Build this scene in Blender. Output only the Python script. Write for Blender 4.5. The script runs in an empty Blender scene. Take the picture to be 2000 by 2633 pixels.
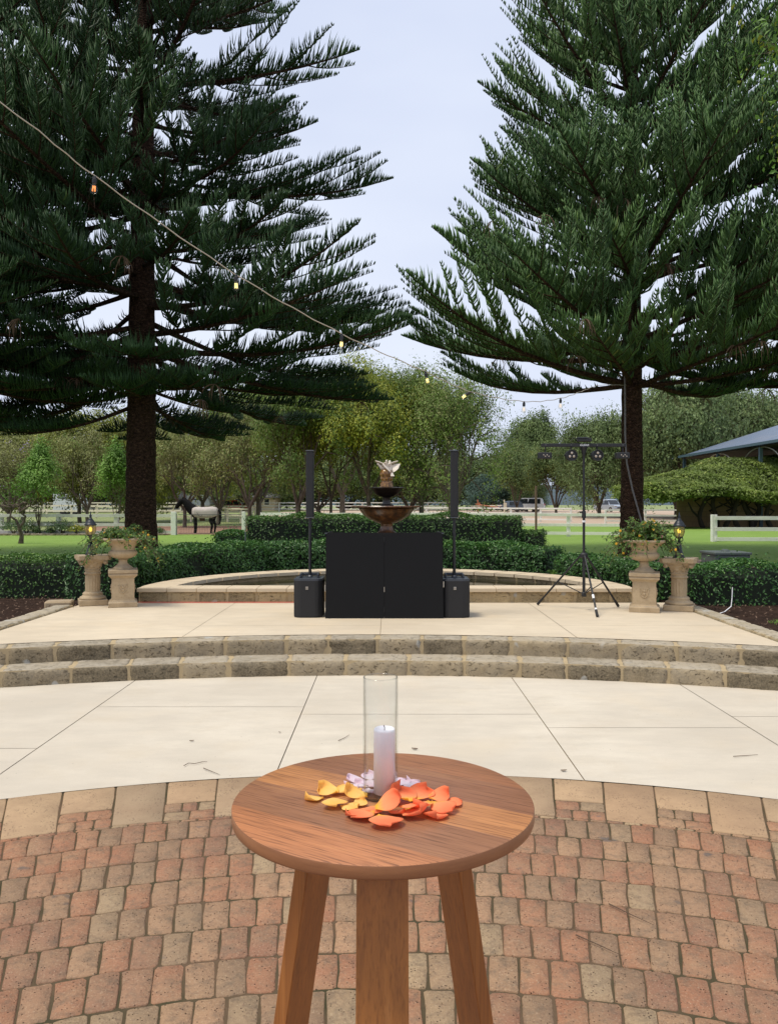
import bpy, math, random
import numpy as np
from mathutils import Vector, Matrix, noise, Euler
PI=math.pi
C=bpy.context.scene.collection
FP=2060.0; HZ=1297.0; CH=1.65
def W(px,py,d): return Vector(((px-1000)/FP*d, d, CH-(py-HZ)/FP*d))
def G(px,py,z=0.0):
    d=(CH-z)*FP/(py-HZ); return Vector(((px-1000)/FP*d,d,z))
def sr(r,g,b,k=1.0):
    f=lambda c:(c/255/12.92 if c/255<=.04045 else ((c/255+.055)/1.055)**2.4)
    return (f(r)*k,f(g)*k,f(b)*k,1)
# ------------------------------------------------------------ object helpers
def tag(o,label=None,cat=None,group=None,kind=None):
    if label: o['label']=label
    if cat: o['category']=cat
    if group: o['group']=group
    if kind: o['kind']=kind
    return o
def thing(name,label,cat,loc=(0,0,0),rz=0,group=None):
    o=bpy.data.objects.new(name,None); C.objects.link(o); o.empty_display_size=.2
    o.location=loc; o.rotation_euler=(0,0,rz); return tag(o,label,cat,group)
def copy_tree(o,parent=None):
    c=o.copy(); C.objects.link(c); c.parent=parent
    for ch in list(o.children): copy_tree(ch,c)
    return c
class MB:
    def __init__(s): s.v=[]; s.f=[]; s.m=[]
    def add(s,vs,fs,m=0):
        b=len(s.v); s.v+= [tuple(v) for v in vs]; s.f+=[tuple(i+b for i in f) for f in fs]; s.m+=[m]*len(fs); return s
    def box(s,c,d,rz=0,m=0,M=None,bev=0.0):
        x,y,z=[k/2 for k in d]
        if bev>0:
            prof=[(-x+bev,-y),(x-bev,-y),(x,-y+bev),(x,y-bev),(x-bev,y),(-x+bev,y),(-x,y-bev),(-x,-y+bev)]
            lay=[(-z,bev*.6),(-z+bev,0),(z-bev,0),(z,bev*.6)]
            vs=[]
            for zz,ins in lay:
                for px,py in prof: vs.append((px*(1-ins/max(x,1e-4)),py*(1-ins/max(y,1e-4)),zz))
            fs=[]
            for k in range(3):
                for i in range(8): j=(i+1)%8; fs.append((k*8+i,k*8+j,k*8+8+j,k*8+8+i))
            fs.append(tuple(range(7,-1,-1))); fs.append(tuple(range(24,32)))
        else:
            vs=[(a*x,b*y,e*z) for e in(-1,1) for b in(-1,1) for a in(-1,1)]
            fs=[(0,2,3,1),(4,5,7,6),(0,1,5,4),(2,6,7,3),(0,4,6,2),(1,3,7,5)]
        T=Matrix.Translation(c)@Matrix.Rotation(rz,4,'Z')
        if M is not None: T=Matrix.Translation(c)@M
        return s.add([T@Vector(v) for v in vs],fs,m)
    def lathe(s,prof,n=32,c=(0,0,0),m=0,M=None,cap=True,fn=None):
        vs=[];fs=[]
        for r,z in prof:
            for i in range(n):
                a=2*PI*i/n; rr=r*(fn(a,z) if fn else 1)
                v=Vector((rr*math.cos(a),rr*math.sin(a),z))
                if M is not None: v=M@v
                vs.append(v+Vector(c))
        k=len(prof)
        for j in range(k-1):
            for i in range(n): i2=(i+1)%n; fs.append((j*n+i,j*n+i2,(j+1)*n+i2,(j+1)*n+i))
        if cap: fs.append(tuple(range(n-1,-1,-1))); fs.append(tuple((k-1)*n+i for i in range(n)))
        return s.add(vs,fs,m)
    def tube(s,pts,rad,n=8,m=0,cap=True,sq=None):
        pts=[Vector(p) for p in pts]
        if not hasattr(rad,'__len__'): rad=[rad]*len(pts)
        vs=[];fs=[]; up=Vector((0,0,1)); 
        d0=(pts[-1]-pts[0]).normalized() if (pts[-1]-pts[0]).length>1e-6 else Vector((0,0,1))
        if abs(d0.z)>.9: up=Vector((1,0,0))
        for i,p in enumerate(pts):
            d=(pts[min(i+1,len(pts)-1)]-pts[max(i-1,0)]).normalized()
            u=d.cross(up)
            if u.length<1e-4: u=d.cross(Vector((0,1,0)))
            u.normalize(); w=u.cross(d)
            for k in range(n):
                a=2*PI*k/n; vs.append(p+rad[i]*(math.cos(a)*u+math.sin(a)*w))
        for i in range(len(pts)-1):
            for k in range(n): k2=(k+1)%n; fs.append((i*n+k,i*n+k2,(i+1)*n+k2,(i+1)*n+k))
        if cap and n>2: fs.append(tuple(range(n-1,-1,-1))); fs.append(tuple((len(pts)-1)*n+k for k in range(n)))
        return s.add(vs,fs,m)
    def prism(s,poly,z0,z1,m=0,M=None):
        n=len(poly); vs=[Vector((x,y,z0)) for x,y in poly]+[Vector((x,y,z1)) for x,y in poly]
        if M is not None: vs=[M@v for v in vs]
        fs=[tuple(range(n-1,-1,-1)),tuple(range(n,2*n))]+[(i,(i+1)%n,n+(i+1)%n,n+i) for i in range(n)]
        return s.add(vs,fs,m)
    def ball(s,c,r,n=16,m=0,M=None):
        if not hasattr(r,'__len__'): r=(r,r,r)
        k=n//2; prof=[]
        vs=[];fs=[]
        for j in range(k+1):
            t=PI*j/k
            for i in range(n):
                a=2*PI*i/n; v=Vector((r[0]*math.sin(t)*math.cos(a),r[1]*math.sin(t)*math.sin(a),-r[2]*math.cos(t)))
                if M is not None: v=M@v
                vs.append(v+Vector(c))
        for j in range(k):
            for i in range(n): i2=(i+1)%n; fs.append((j*n+i,j*n+i2,(j+1)*n+i2,(j+1)*n+i))
        return s.add(vs,fs,m)
    def build(s,name,mats,parent=None,smooth=False,loc=None,angle=None):
        me=bpy.data.meshes.new(name); me.from_pydata(s.v,[],s.f)
        if not isinstance(mats,(list,tuple)): mats=[mats]
        for m in mats: me.materials.append(m)
        me.polygons.foreach_set('material_index',s.m)
        if smooth or angle:
            me.polygons.foreach_set('use_smooth',[True]*len(s.f))
            if angle: 
                me.validate(); me.set_sharp_from_angle(angle=math.radians(angle))
        me.update()
        o=bpy.data.objects.new(name,me); C.objects.link(o)
        if parent is not None: o.parent=parent
        if loc is not None: o.location=loc
        return o
def build_np(name,V,counts,idx,mat,parent=None,rnd=None,smooth=False):
    me=bpy.data.meshes.new(name)
    V=np.ascontiguousarray(V,dtype=np.float32); counts=np.asarray(counts,dtype=np.int32); idx=np.asarray(idx,dtype=np.int32)
    me.vertices.add(len(V)); me.vertices.foreach_set('co',V.ravel())
    me.loops.add(len(idx)); me.loops.foreach_set('vertex_index',idx)
    st=np.concatenate([[0],np.cumsum(counts)[:-1]]).astype(np.int32)
    me.polygons.add(len(counts)); me.polygons.foreach_set('loop_start',st); me.polygons.foreach_set('loop_total',counts)
    if smooth: me.polygons.foreach_set('use_smooth',np.ones(len(counts),dtype=bool))
    me.materials.append(mat); me.update(calc_edges=True)
    if rnd is not None:
        a=me.attributes.new('rnd','FLOAT','FACE'); a.data.foreach_set('value',np.asarray(rnd,dtype=np.float32))
    o=bpy.data.objects.new(name,me); C.objects.link(o)
    if parent is not None: o.parent=parent
    return o
# ------------------------------------------------------------ material helpers
class NT:
    def __init__(s,name):
        s.m=bpy.data.materials.new(name); s.m.use_nodes=True; s.t=s.m.node_tree; s.t.nodes.clear()
        s.out=s.n('ShaderNodeOutputMaterial'); s.co=s.n('ShaderNodeTexCoord').outputs['Object']
    def n(s,ty,**kw):
        nd=s.t.nodes.new(ty)
        for k,v in kw.items(): setattr(nd,k,v)
        return nd
    def l(s,a,b): s.t.links.new(a,b)
    def setin(s,nd,k,v):
        if hasattr(v,'is_linked') or isinstance(v,bpy.types.NodeSocket): s.l(v,nd.inputs[k])
        else: nd.inputs[k].default_value=v
    def noise(s,scale,detail=4,rough=.6,co=None,dist=0):
        nd=s.n('ShaderNodeTexNoise'); s.l(co or s.co,nd.inputs['Vector']); nd.inputs['Scale'].default_value=scale
        nd.inputs['Detail'].default_value=detail; nd.inputs['Roughness'].default_value=rough; nd.inputs['Distortion'].default_value=dist
        return nd.outputs['Fac']
    def vor(s,scale,feat='F1',co=None,out='Distance'):
        nd=s.n('ShaderNodeTexVoronoi',feature=feat); s.l(co or s.co,nd.inputs['Vector']); nd.inputs['Scale'].default_value=scale
        return nd.outputs[out]
    def mapv(s,scale=(1,1,1),rot=(0,0,0),loc=(0,0,0),co=None):
        nd=s.n('ShaderNodeMapping'); s.l(co or s.co,nd.inputs['Vector']); nd.inputs['Scale'].default_value=scale
        nd.inputs['Rotation'].default_value=rot; nd.inputs['Location'].default_value=loc; return nd.outputs[0]
    def ramp(s,fac,stops,interp='LINEAR'):
        nd=s.n('ShaderNodeValToRGB'); s.l(fac,nd.inputs[0]); e=nd.color_ramp.elements; nd.color_ramp.interpolation=interp
        while len(e)<len(stops): e.new(.5)
        for i,(p,c) in enumerate(stops):
            e[i].position=p; e[i].color=c if hasattr(c,'__len__') else (c,c,c,1)
        return nd.outputs[0]
    def mix(s,fac,a,b,mode='MIX'):
        nd=s.n('ShaderNodeMixRGB',blend_type=mode)
        for k,v in((0,fac),(1,a),(2,b)):
            s.setin(nd,k,v)
        return nd.outputs[0]
    def math(s,op,a,b=0.5):
        nd=s.n('ShaderNodeMath',operation=op); s.setin(nd,0,a); s.setin(nd,1,b); return nd.outputs[0]
    def attr(s,name='rnd'):
        return s.n('ShaderNodeAttribute',attribute_name=name).outputs['Fac']
    def bump(s,h,strength=.3,dist=.01):
        nd=s.n('ShaderNodeBump'); s.l(h,nd.inputs['Height']); nd.inputs['Strength'].default_value=strength; nd.inputs['Distance'].default_value=dist
        return nd.outputs[0]
    def pr(s,color,rough=.6,bump=None,metal=0,spec=.5,**kw):
        nd=s.n('ShaderNodeBsdfPrincipled'); s.setin(nd,'Base Color',color); s.setin(nd,'Roughness',rough)
        nd.inputs['Metallic'].default_value=metal; nd.inputs['Specular IOR Level'].default_value=spec
        if bump is not None: s.l(bump,nd.inputs['Normal'])
        for k,v in kw.items(): s.setin(nd,k.replace('_',' '),v)
        return nd.outputs[0]
    def done(s,sh): s.l(sh,s.out.inputs[0]); return s.m
def simple(name,col,rough=.5,metal=0,spec=.5,var=.12,scale=6,bumps=0,bscale=40):
    t=NT(name); f=t.noise(scale,5)
    c=t.mix(t.math('MULTIPLY',f,1.0),tuple(k*(1-var) for k in col[:3])+(1,),tuple(min(1,k*(1+var)) for k in col[:3])+(1,))
    b=t.bump(t.noise(bscale,4),bumps,.005) if bumps else None
    return t.done(t.pr(c,rough,b,metal,spec))
def leafmat(name,ca,cb,cc=None,rough=.55,trans=.25,spec=.35):
    t=NT(name); r=t.attr('rnd')
    st=[(0,ca),(.85,cb)]+([(1,cc)] if cc else [])
    c=t.ramp(r,st)
    big=t.ramp(t.noise(.7,3),[(.3,.75),(.7,1.25)])
    c=t.mix(1.0,c,big,'MULTIPLY')
    p=t.pr(c,rough,spec=spec); tr=t.n('ShaderNodeBsdfTranslucent'); t.l(c,tr.inputs[0])
    mx=t.n('ShaderNodeMixShader'); mx.inputs[0].default_value=trans; t.l(p,mx.inputs[1]); t.l(tr.outputs[0],mx.inputs[2])
    return t.done(mx.outputs[0])
def thin_glass(name,tint=(.985,.992,.99),edge=(.35,.38,.38),milky=None):
    t=NT(name)
    ge=t.n('ShaderNodeNewGeometry'); vd=t.n('ShaderNodeVectorMath',operation='DOT_PRODUCT'); t.l(ge.outputs['Normal'],vd.inputs[0]); t.l(ge.outputs['Incoming'],vd.inputs[1])
    cosv=t.math('ABSOLUTE',vd.outputs['Value']); gz=t.math('SUBTRACT',1.0,cosv)
    c=t.ramp(gz,[(.0,tint+(1,)),(.70,tint+(1,)),(.92,tuple(math.sqrt(k) for k in edge)+(1,))])
    frf=t.ramp(gz,[(.0,.03),(.6,.05),(.85,.22),(1,.7)])
    tr=t.n('ShaderNodeBsdfTransparent'); t.l(c,tr.inputs[0])
    if milky: df=t.n('ShaderNodeBsdfTranslucent'); df.inputs[0].default_value=milky; m0=t.n('ShaderNodeMixShader'); m0.inputs[0].default_value=.42; t.l(tr.outputs[0],m0.inputs[1]); t.l(df.outputs[0],m0.inputs[2]); tr=m0
    gl=t.n('ShaderNodeBsdfGlossy'); gl.inputs['Roughness'].default_value=.02
    mx=t.n('ShaderNodeMixShader'); t.l(frf,mx.inputs[0]); t.l(tr.outputs[0],mx.inputs[1]); t.l(gl.outputs[0],mx.inputs[2])
    return t.done(mx.outputs[0])
def emis(name,col,st):
    t=NT(name); e=t.n('ShaderNodeEmission'); e.inputs[0].default_value=col; e.inputs[1].default_value=st; return t.done(e.outputs[0])
# ------------------------------------------------------------ materials
def m_limestone(name,base,dark,grey,pit=1.0,usernd=True):
    t=NT(name)
    n1=t.noise(2.6,6,.65); n2=t.noise(14,6,.7); 
    c=t.mix(t.ramp(n1,[(.35,0),(.65,1)]),base,grey)
    if usernd: c=t.mix(t.ramp(t.math('ADD',t.math('MULTIPLY',t.attr(),.55),t.math('MULTIPLY',t.noise(3.3,5,.7,co=t.mapv(loc=(8,1,4))),.6)),[(.50,0),(.75,.85)]),c,dark)
    sc=t.mapv((1,1,1.8)); pm=t.ramp(t.noise(3.5,4,.7),[(.38,.15),(.56,1)]); pf=t.math('MULTIPLY',t.ramp(t.noise(21,5,.72,co=sc,dist=.8),[(.57,0),(.64,1)]),pm)
    c=t.mix(t.math('MULTIPLY',pf,.85*pit),c,tuple(k*.18 for k in dark[:3])+(1,))
    c=t.mix(t.ramp(n2,[(.5,0),(.75,.55)]),c,tuple(k*.55 for k in base[:3])+(1,))
    c=t.mix(t.ramp(t.noise(60,3,.7),[(.35,.0),(.7,.35)]),c,tuple(min(1,k*1.5) for k in base[:3])+(1,))
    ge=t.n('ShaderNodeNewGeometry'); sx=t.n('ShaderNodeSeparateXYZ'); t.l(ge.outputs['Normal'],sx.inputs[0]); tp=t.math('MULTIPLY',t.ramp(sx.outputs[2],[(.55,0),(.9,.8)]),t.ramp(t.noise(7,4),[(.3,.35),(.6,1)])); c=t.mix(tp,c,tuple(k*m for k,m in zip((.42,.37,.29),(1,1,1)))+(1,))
    lich=t.ramp(t.noise(4.2,2,.4,co=t.mapv(loc=(3.1,7.7,2))),[(.69,0),(.72,.8)])
    c=t.mix(lich,c,(.42,.41,.37,1))
    h=t.math('SUBTRACT',t.math('MULTIPLY',n2,.8),pf)
    return t.done(t.pr(c,.9,t.bump(h,.8,.012),spec=.15))
M={}
M['lime']=m_limestone('limestone_blocks',(.345,.275,.175,1),(.085,.072,.050,1),(.24,.205,.15,1))
M['lime_pool']=m_limestone('pool_limestone',(.47,.36,.20,1),(.16,.13,.08,1),(.36,.28,.17,1))
M['kerbstone']=m_limestone('kerb_limestone',(.40,.33,.21,1),(.2,.17,.11,1),(.3,.25,.17,1),.9)
t=NT('mortar'); M['mortar']=t.done(t.pr(t.mix(t.noise(9,5),(.50,.39,.23,1),(.33,.26,.16,1)),.95,t.bump(t.noise(60,4),.5,.006),spec=.1))
def m_concrete(name,a,b,rot=0):
    t=NT(name)
    n1=t.noise(.55,5,.6); n2=t.noise(3.5,7,.72,co=t.mapv((.55,1.6,1)))
    c=t.mix(t.ramp(n1,[(.36,0),(.64,1)]),a,tuple(k*.93 for k in b[:3])+(1,))
    c=t.mix(t.ramp(t.noise(1.9,6,.75,co=t.mapv(loc=(1,9,0))),[(.52,0),(.70,.5)]),c,tuple(k*m for k,m in zip(a[:3],(.84,.80,.74)))+(1,))
    c=t.mix(t.ramp(n2,[(.42,0),(.75,.65)]),c,tuple(k*.74 for k in a[:3])+(1,))
    c=t.mix(t.ramp(t.noise(1.3,3,.5,co=t.mapv(loc=(5,2,0))),[(.55,0),(.75,.35)]),c,tuple(k*m for k,m in zip(a[:3],(1.0,.93,.82)))+(1,))
    spk=t.ramp(t.vor(16,co=t.mapv((1,1,1))),[(.04,1),(.07,0)])
    c=t.mix(t.math('MULTIPLY',spk,t.ramp(t.noise(1.7,2),[(.5,0),(.6,.8)])),c,(.13,.10,.07,1))
    c=t.mix(t.ramp(t.noise(180,2),[(.3,.12),(.7,0)]),c,(.25,.2,.15,1))
    return t.done(t.pr(c,.82,t.bump(t.noise(90,5,.7),.25,.003),spec=.25))
M['deck']=m_concrete('deck_concrete',(.66,.595,.485,1),(.585,.52,.42,1))
M['stage']=m_concrete('stage_concrete',(.68,.58,.43,1),(.60,.505,.37,1))
t=NT('joint_gap'); M['gap']=t.done(t.pr(t.mix(t.noise(3),(.26,.20,.13,1),(.42,.33,.22,1)),.95,spec=.1))
# brick pavers
t=NT('brick_pavers'); r=t.attr()
c=t.ramp(r,[(0,(.37,.175,.10,1)),(.25,(.42,.21,.12,1)),(.45,(.30,.155,.098,1)),(.60,(.45,.275,.16,1)),(.74,(.29,.185,.115,1)),(.87,(.38,.28,.17,1)),(1,(.50,.36,.21,1))])
c=t.mix(t.ramp(t.noise(5,5,.65),[(.42,0),(.68,.6)]),c,(.40,.265,.155,1))
c=t.mix(t.ramp(t.noise(.55,2,.5),[(.35,.30),(.6,0)]),c,(.22,.14,.10,1))
c=t.mix(t.ramp(t.noise(38,5,.75),[(.50,0),(.68,.6)]),c,(.19,.125,.085,1))
c=t.mix(t.ramp(t.noise(120,3,.7),[(.55,0),(.75,.5)]),c,(.62,.48,.33,1))
pf=t.ramp(t.vor(75),[(.10,1),(.22,0)]); pf=t.math('MULTIPLY',pf,t.ramp(t.noise(22,2),[(.45,0),(.6,1)]))
c=t.mix(pf,c,(.08,.055,.04,1))
c=t.mix(t.ramp(t.noise(7,2,.5,co=t.mapv(loc=(9,4,1))),[(.70,0),(.76,.75)]),c,(.13,.12,.115,1))
h=t.math('SUBTRACT',t.noise(38,6,.75),pf)
c=t.mix(t.ramp(t.noise(14,4,.7),[(.50,0),(.68,.55)]),c,(.16,.125,.09,1))
M['brick']=t.done(t.pr(c,.9,t.bump(h,1.0,.010),spec=.12))
t=NT('border_sandstone'); r=t.attr()
c=t.ramp(r,[(0,(.40,.265,.155,1)),(.5,(.46,.315,.185,1)),(1,(.32,.235,.15,1))])
c=t.mix(t.ramp(t.noise(4,6,.7),[(.4,0),(.75,.55)]),c,(.25,.16,.10,1))
pf=t.ramp(t.vor(70),[(.16,1),(.30,0)]); pf=t.math('MULTIPLY',pf,t.ramp(t.noise(9,3),[(.45,0),(.6,1)])); c=t.mix(pf,c,(.15,.10,.07,1))
c=t.mix(t.ramp(t.noise(60,5,.75),[(.5,0),(.8,.5)]),c,(.25,.17,.11,1))
M['border']=t.done(t.pr(c,.88,t.bump(t.math('SUBTRACT',t.noise(40,5,.7),pf),.6,.006),spec=.2))
t=NT('joint_sand'); M['jsand']=t.done(t.pr(t.mix(t.ramp(t.noise(2.5,4),[(.4,0),(.65,1)]),(.13,.088,.055,1),(.06,.055,.03,1)),.95,t.bump(t.noise(120,4),.8,.006),spec=.1))
# wood
def m_wood(name,axis='z',table=False):
    t=NT(name)
    if table:
        th=math.radians(31.2)
        co=t.mapv(rot=(0,0,th))
        sep=t.n('ShaderNodeSeparateXYZ'); t.l(co,sep.inputs[0])
        y=sep.outputs[1]
        f=t.math('ADD',t.math('MULTIPLY',y,1.0),.35)
        f=t.math('MULTIPLY',f,1/.7)
        st=[(0,(.47,.19,.078,1)),((.35-.184)/.7,(.305,.14,.068,1)),((.35-.051)/.7,(.50,.22,.083,1)),((.35+.073)/.7,(.29,.130,.066,1)),((.35+.20)/.7,(.38,.16,.072,1))]
        base=t.ramp(f,st,'CONSTANT')
        # fine grain runs along the boards
        co2=t.mapv((3.0,1,3.0),co=co)
        gco=t.mapv((1.6,30,1.6),co=co); gf=t.mapv((9,230,9),co=co)
    else:
        st=None; base=t.mix(t.ramp(t.noise(1.1,2),[(.4,0),(.6,1)]),(.44,.175,.045,1),(.34,.125,.034,1))
        gco=t.mapv((34,34,1.1)); gf=t.mapv((230,230,2.2))
    g1=t.noise(1,5,.65,co=gco,dist=.6); g2=t.noise(1,3,.6,co=gf)
    c=t.mix(t.ramp(g1,[(.40,0),(.72,.50)]),base,(.17,.068,.028,1))
    c=t.mix(t.ramp(g2,[(.50,0),(.66,.68 if table else .34)]),c,(.09,.034,.016,1))
    c=t.mix(t.ramp(g1,[(.25,.35),(.42,0)]),c,(.55,.27,.10,1))
    if table:
        ge=t.n('ShaderNodeNewGeometry'); sx=t.n('ShaderNodeSeparateXYZ'); t.l(ge.outputs['Normal'],sx.inputs[0]); up=t.ramp(sx.outputs[2],[(.4,0),(.8,1)])
        rimc=t.mix(t.ramp(t.noise(1,5,.7,co=t.mapv((7,7,60))),[(.3,0),(.7,1)]),(.34,.15,.065,1),(.24,.10,.045,1)); c=t.mix(up,rimc,c)
    return t.done(t.pr(c,t.ramp(g2,[(.3,.40),(.7,.55)]) if table else .42,t.bump(g2,.18,.002),spec=.4,Coat_Weight=.12 if table else .25,Coat_Roughness=.35))
M['woodtop']=m_wood('table_top_wood',table=True); M['woodleg']=m_wood('table_leg_wood')
M['black']=simple('matte_black_paint',(.012,.013,.015),.55,var=.1,bumps=.1,bscale=300)
t=NT('booth_panel_black'); M['booth']=t.done(t.pr(t.mix(t.noise(1.5,3),(.0085,.009,.010,1),(.011,.0115,.013,1)),.75,t.bump(t.noise(500,2),.15,.001),spec=.18))
t=NT('speaker_grille'); v=t.vor(260); M['grille']=t.done(t.pr(t.ramp(v,[(.2,(.003,.003,.004,1)),(.5,(.011,.0115,.013,1))]),.65,t.bump(v,.3,.002)))
M['spktop']=simple('speaker_plastic',(.045,.052,.065),.35,var=.1)
M['silver']=simple('silver_metal',(.5,.47,.42),.3,.8)
M['tape']=simple('white_tape',(.8,.8,.8),.6)
M['lens']=simple('lamp_lens',(.42,.36,.30),.12,.3,.8)
M['caststone']=None
t=NT('cast_stone'); n=t.noise(5,6,.65)
c=t.mix(t.ramp(n,[(.35,0),(.7,1)]),(.50,.385,.24,1),(.38,.285,.175,1))
up=t.n('ShaderNodeNewGeometry'); sx=t.n('ShaderNodeSeparateXYZ'); t.l(up.outputs['Normal'],sx.inputs[0])
c=t.mix(t.math('MULTIPLY',t.ramp(sx.outputs[2],[(.5,0),(.95,.7)]),t.ramp(t.noise(8,4),[(.35,.2),(.6,1)])),c,(.27,.235,.19,1))
c=t.mix(t.ramp(t.noise(30,5,.7),[(.5,0),(.75,.45)]),c,(.24,.155,.08,1))
M['caststone']=t.done(t.pr(c,.85,t.bump(t.noise(70,5,.7),.35,.004),spec=.2))
M['coping']=simple('pool_coping',(.60,.49,.34),.75,var=.16,scale=5,bumps=.25,bscale=60)
M['lampmetal']=simple('lamp_iron',(.020,.024,.030),.42,.3,.5,bumps=.2,bscale=150)
M['lampglass']=thin_glass('lantern_glass',(.95,.90,.76),(.45,.40,.30),(.62,.52,.33,1))
M['lampbulb']=emis('lantern_bulb_glow',(1,.72,.12,1),1.9)
M['glass']=thin_glass('clear_glass'); M['bulbglass']=thin_glass('bulb_glass',(.93,.92,.88),(.3,.28,.24))
M['fil_y']=emis('filament_yellow',(1,.80,.30,1),2.2); M['fil_o']=emis('filament_orange',(1,.33,.10,1),1.6); M['fil_w']=emis('filament_pale',(1,.80,.62,1),1.1)
M['cable']=simple('pale_cable',(.42,.37,.29),.6); M['darkcable']=simple('dark_cable',(.05,.045,.045),.6); M['greycable']=simple('grey_conduit',(.16,.15,.15),.6)
M['redcable']=simple('red_cable',(.55,.04,.03),.5)
t=NT('candle_wax'); M['wax']=t.done(t.pr(t.mix(t.noise(25,3),(.83,.81,.87,1),(.88,.86,.91,1)),.42,spec=.4,Subsurface_Weight=.25,Subsurface_Radius=(.02,.015,.015),Subsurface_Scale=1.0))
def petal_mat(name,a,b,edge):
    t=NT(name); sep=t.n('ShaderNodeSeparateXYZ'); t.l(t.co,sep.inputs[0])
    f=t.math('ADD',t.math('MULTIPLY',sep.outputs[1],20.0),.45)
    c=t.ramp(t.math('ADD',f,t.math('MULTIPLY',t.noise(60,3),.2)),[(.12,a),(.42,b),(1,edge)])
    c=t.mix(t.ramp(t.noise(1,3,.6,co=t.mapv((300,40,1))),[(.4,0),(.7,.25)]),c,edge)
    p=t.pr(c,.7,t.bump(t.noise(1,3,.6,co=t.mapv((260,30,1))),.35,.001),spec=.15); tr=t.n('ShaderNodeBsdfTranslucent'); t.l(c,tr.inputs[0]); mx=t.n('ShaderNodeMixShader'); mx.inputs[0].default_value=.40
    t.l(p,mx.inputs[1]); t.l(tr.outputs[0],mx.inputs[2]); return t.done(mx.outputs[0])
M['p_orange']=petal_mat('orange_petal',(1.0,.66,.08,1),(1.0,.44,.20,1),(1.0,.29,.13,1))
M['p_yellow']=petal_mat('yellow_petal',(1.0,.64,.10,1),(1.0,.72,.26,1),(1.0,.62,.16,1))
M['p_white']=petal_mat('white_petal',(.80,.66,.62,1),(.85,.78,.84,1),(.86,.68,.76,1))
# bark and leaves
t=NT('pine_bark'); n=t.noise(1,6,.75,co=t.mapv((11,11,16))); v=t.vor(1,co=t.mapv((14,14,26)))
c=t.ramp(n,[(.35,(.014,.009,.007,1)),(.56,(.070,.040,.026,1)),(.72,(.21,.125,.078,1))])
M['pinebark']=t.done(t.pr(c,.92,t.bump(t.math('ADD',n,v),1.0,.05),spec=.1))
t=NT('grey_bark'); n=t.noise(1,6,.7,co=t.mapv((9,9,2.5)))
M['bark']=t.done(t.pr(t.ramp(n,[(.3,(.06,.046,.036,1)),(.7,(.23,.185,.145,1))]),.9,t.bump(n,.7,.03),spec=.15))
M['darkbark']=simple('vine_bark',(.035,.026,.02),.9,var=.4,bumps=.5)
M['pineleaf']=leafmat('pine_foliage',(.036,.084,.030,1),(.110,.210,.055,1),(.24,.32,.08,1),.55,.15,.25)
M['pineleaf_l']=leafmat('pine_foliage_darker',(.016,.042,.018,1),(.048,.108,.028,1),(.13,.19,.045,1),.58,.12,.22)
M['deadfrond']=simple('dead_frond',(.16,.10,.065),.9,var=.4)
M['hedgeleaf']=leafmat('hedge_leaves',(.026,.066,.014,1),(.095,.20,.034,1),(.20,.32,.06,1),.42,.2,.4)
M['hedgeleaf2']=leafmat('glossy_hedge_leaves',(.026,.074,.018,1),(.07,.18,.035,1),(.20,.34,.08,1),.40,.2,.42)
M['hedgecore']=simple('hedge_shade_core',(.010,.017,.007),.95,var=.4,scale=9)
M['leaf_olive']=leafmat('olive_leaves',(.15,.18,.05,1),(.30,.33,.085,1),(.42,.42,.11,1))
M['leaf_yellow']=leafmat('yellow_green_leaves',(.21,.25,.03,1),(.42,.44,.05,1),(.68,.52,.05,1))
M['leaf_green']=leafmat('fresh_green_leaves',(.11,.18,.036,1),(.23,.33,.068,1),(.34,.42,.09,1))
M['leaf_bare']=leafmat('sparse_leaves',(.21,.22,.085,1),(.34,.36,.12,1),(.44,.52,.16,1))
M['leaf_maple']=leafmat('maple_leaves',(.12,.25,.04,1),(.26,.43,.08,1),(.42,.56,.15,1))
M['leaf_gum']=leafmat('gum_leaves',(.075,.125,.038,1),(.18,.25,.075,1),(.28,.34,.11,1))
M['leaf_pepper']=leafmat('pepper_tree_leaves',(.11,.17,.065,1),(.25,.33,.125,1),(.38,.44,.18,1))
M['leaf_blue']=leafmat('blue_green_leaves',(.04,.085,.062,1),(.085,.145,.11,1),(.15,.22,.17,1))
M['leaf_vine']=leafmat('vine_leaves',(.085,.13,.022,1),(.21,.285,.055,1),(.36,.40,.10,1))
M['leaf_urn']=leafmat('urn_plant_leaves',(.05,.11,.02,1),(.14,.24,.05,1),(.55,.33,.03,1),.4)
M['leaf_rose']=leafmat('rose_leaves',(.05,.11,.04,1),(.13,.22,.07,1),(.22,.30,.10,1))
M['petalwhite']=simple('white_flower',(.8,.78,.72),.6); M['petalpink']=simple('pink_flower',(.75,.30,.32),.6); M['petalyel']=simple('yellow_flower',(.75,.42,.03),.6)
M['jacflower']=simple('purple_flower',(.38,.30,.55),.6)
# ground
t=NT('soil'); n=t.noise(6,7,.75)
M['soil']=t.done(t.pr(t.ramp(n,[(.3,(.022,.014,.010,1)),(.6,(.06,.035,.025,1)),(.8,(.15,.095,.065,1))]),.95,t.bump(t.noise(28,6,.8),1.0,.04),spec=.1))
def m_grass(name,a,b,c2):
    t=NT(name); c=t.mix(t.ramp(t.noise(.5,5,.6),[(.3,0),(.7,1)]),a,b)
    c=t.mix(t.ramp(t.noise(1,4,.7,co=t.mapv((6,14,6))),[(.45,0),(.75,.5)]),c,c2)
    c=t.mix(t.ramp(t.noise(60,3,.8),[(.4,.0),(.7,.45)]),c,tuple(k*.45 for k in a[:3])+(1,))
    return t.done(t.pr(c,.8,t.bump(t.noise(70,4,.8),.9,.03),spec=.15))
M['lawn']=m_grass('lawn_grass',(.20,.335,.06,1),(.25,.385,.078,1),(.30,.39,.10,1))
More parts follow.
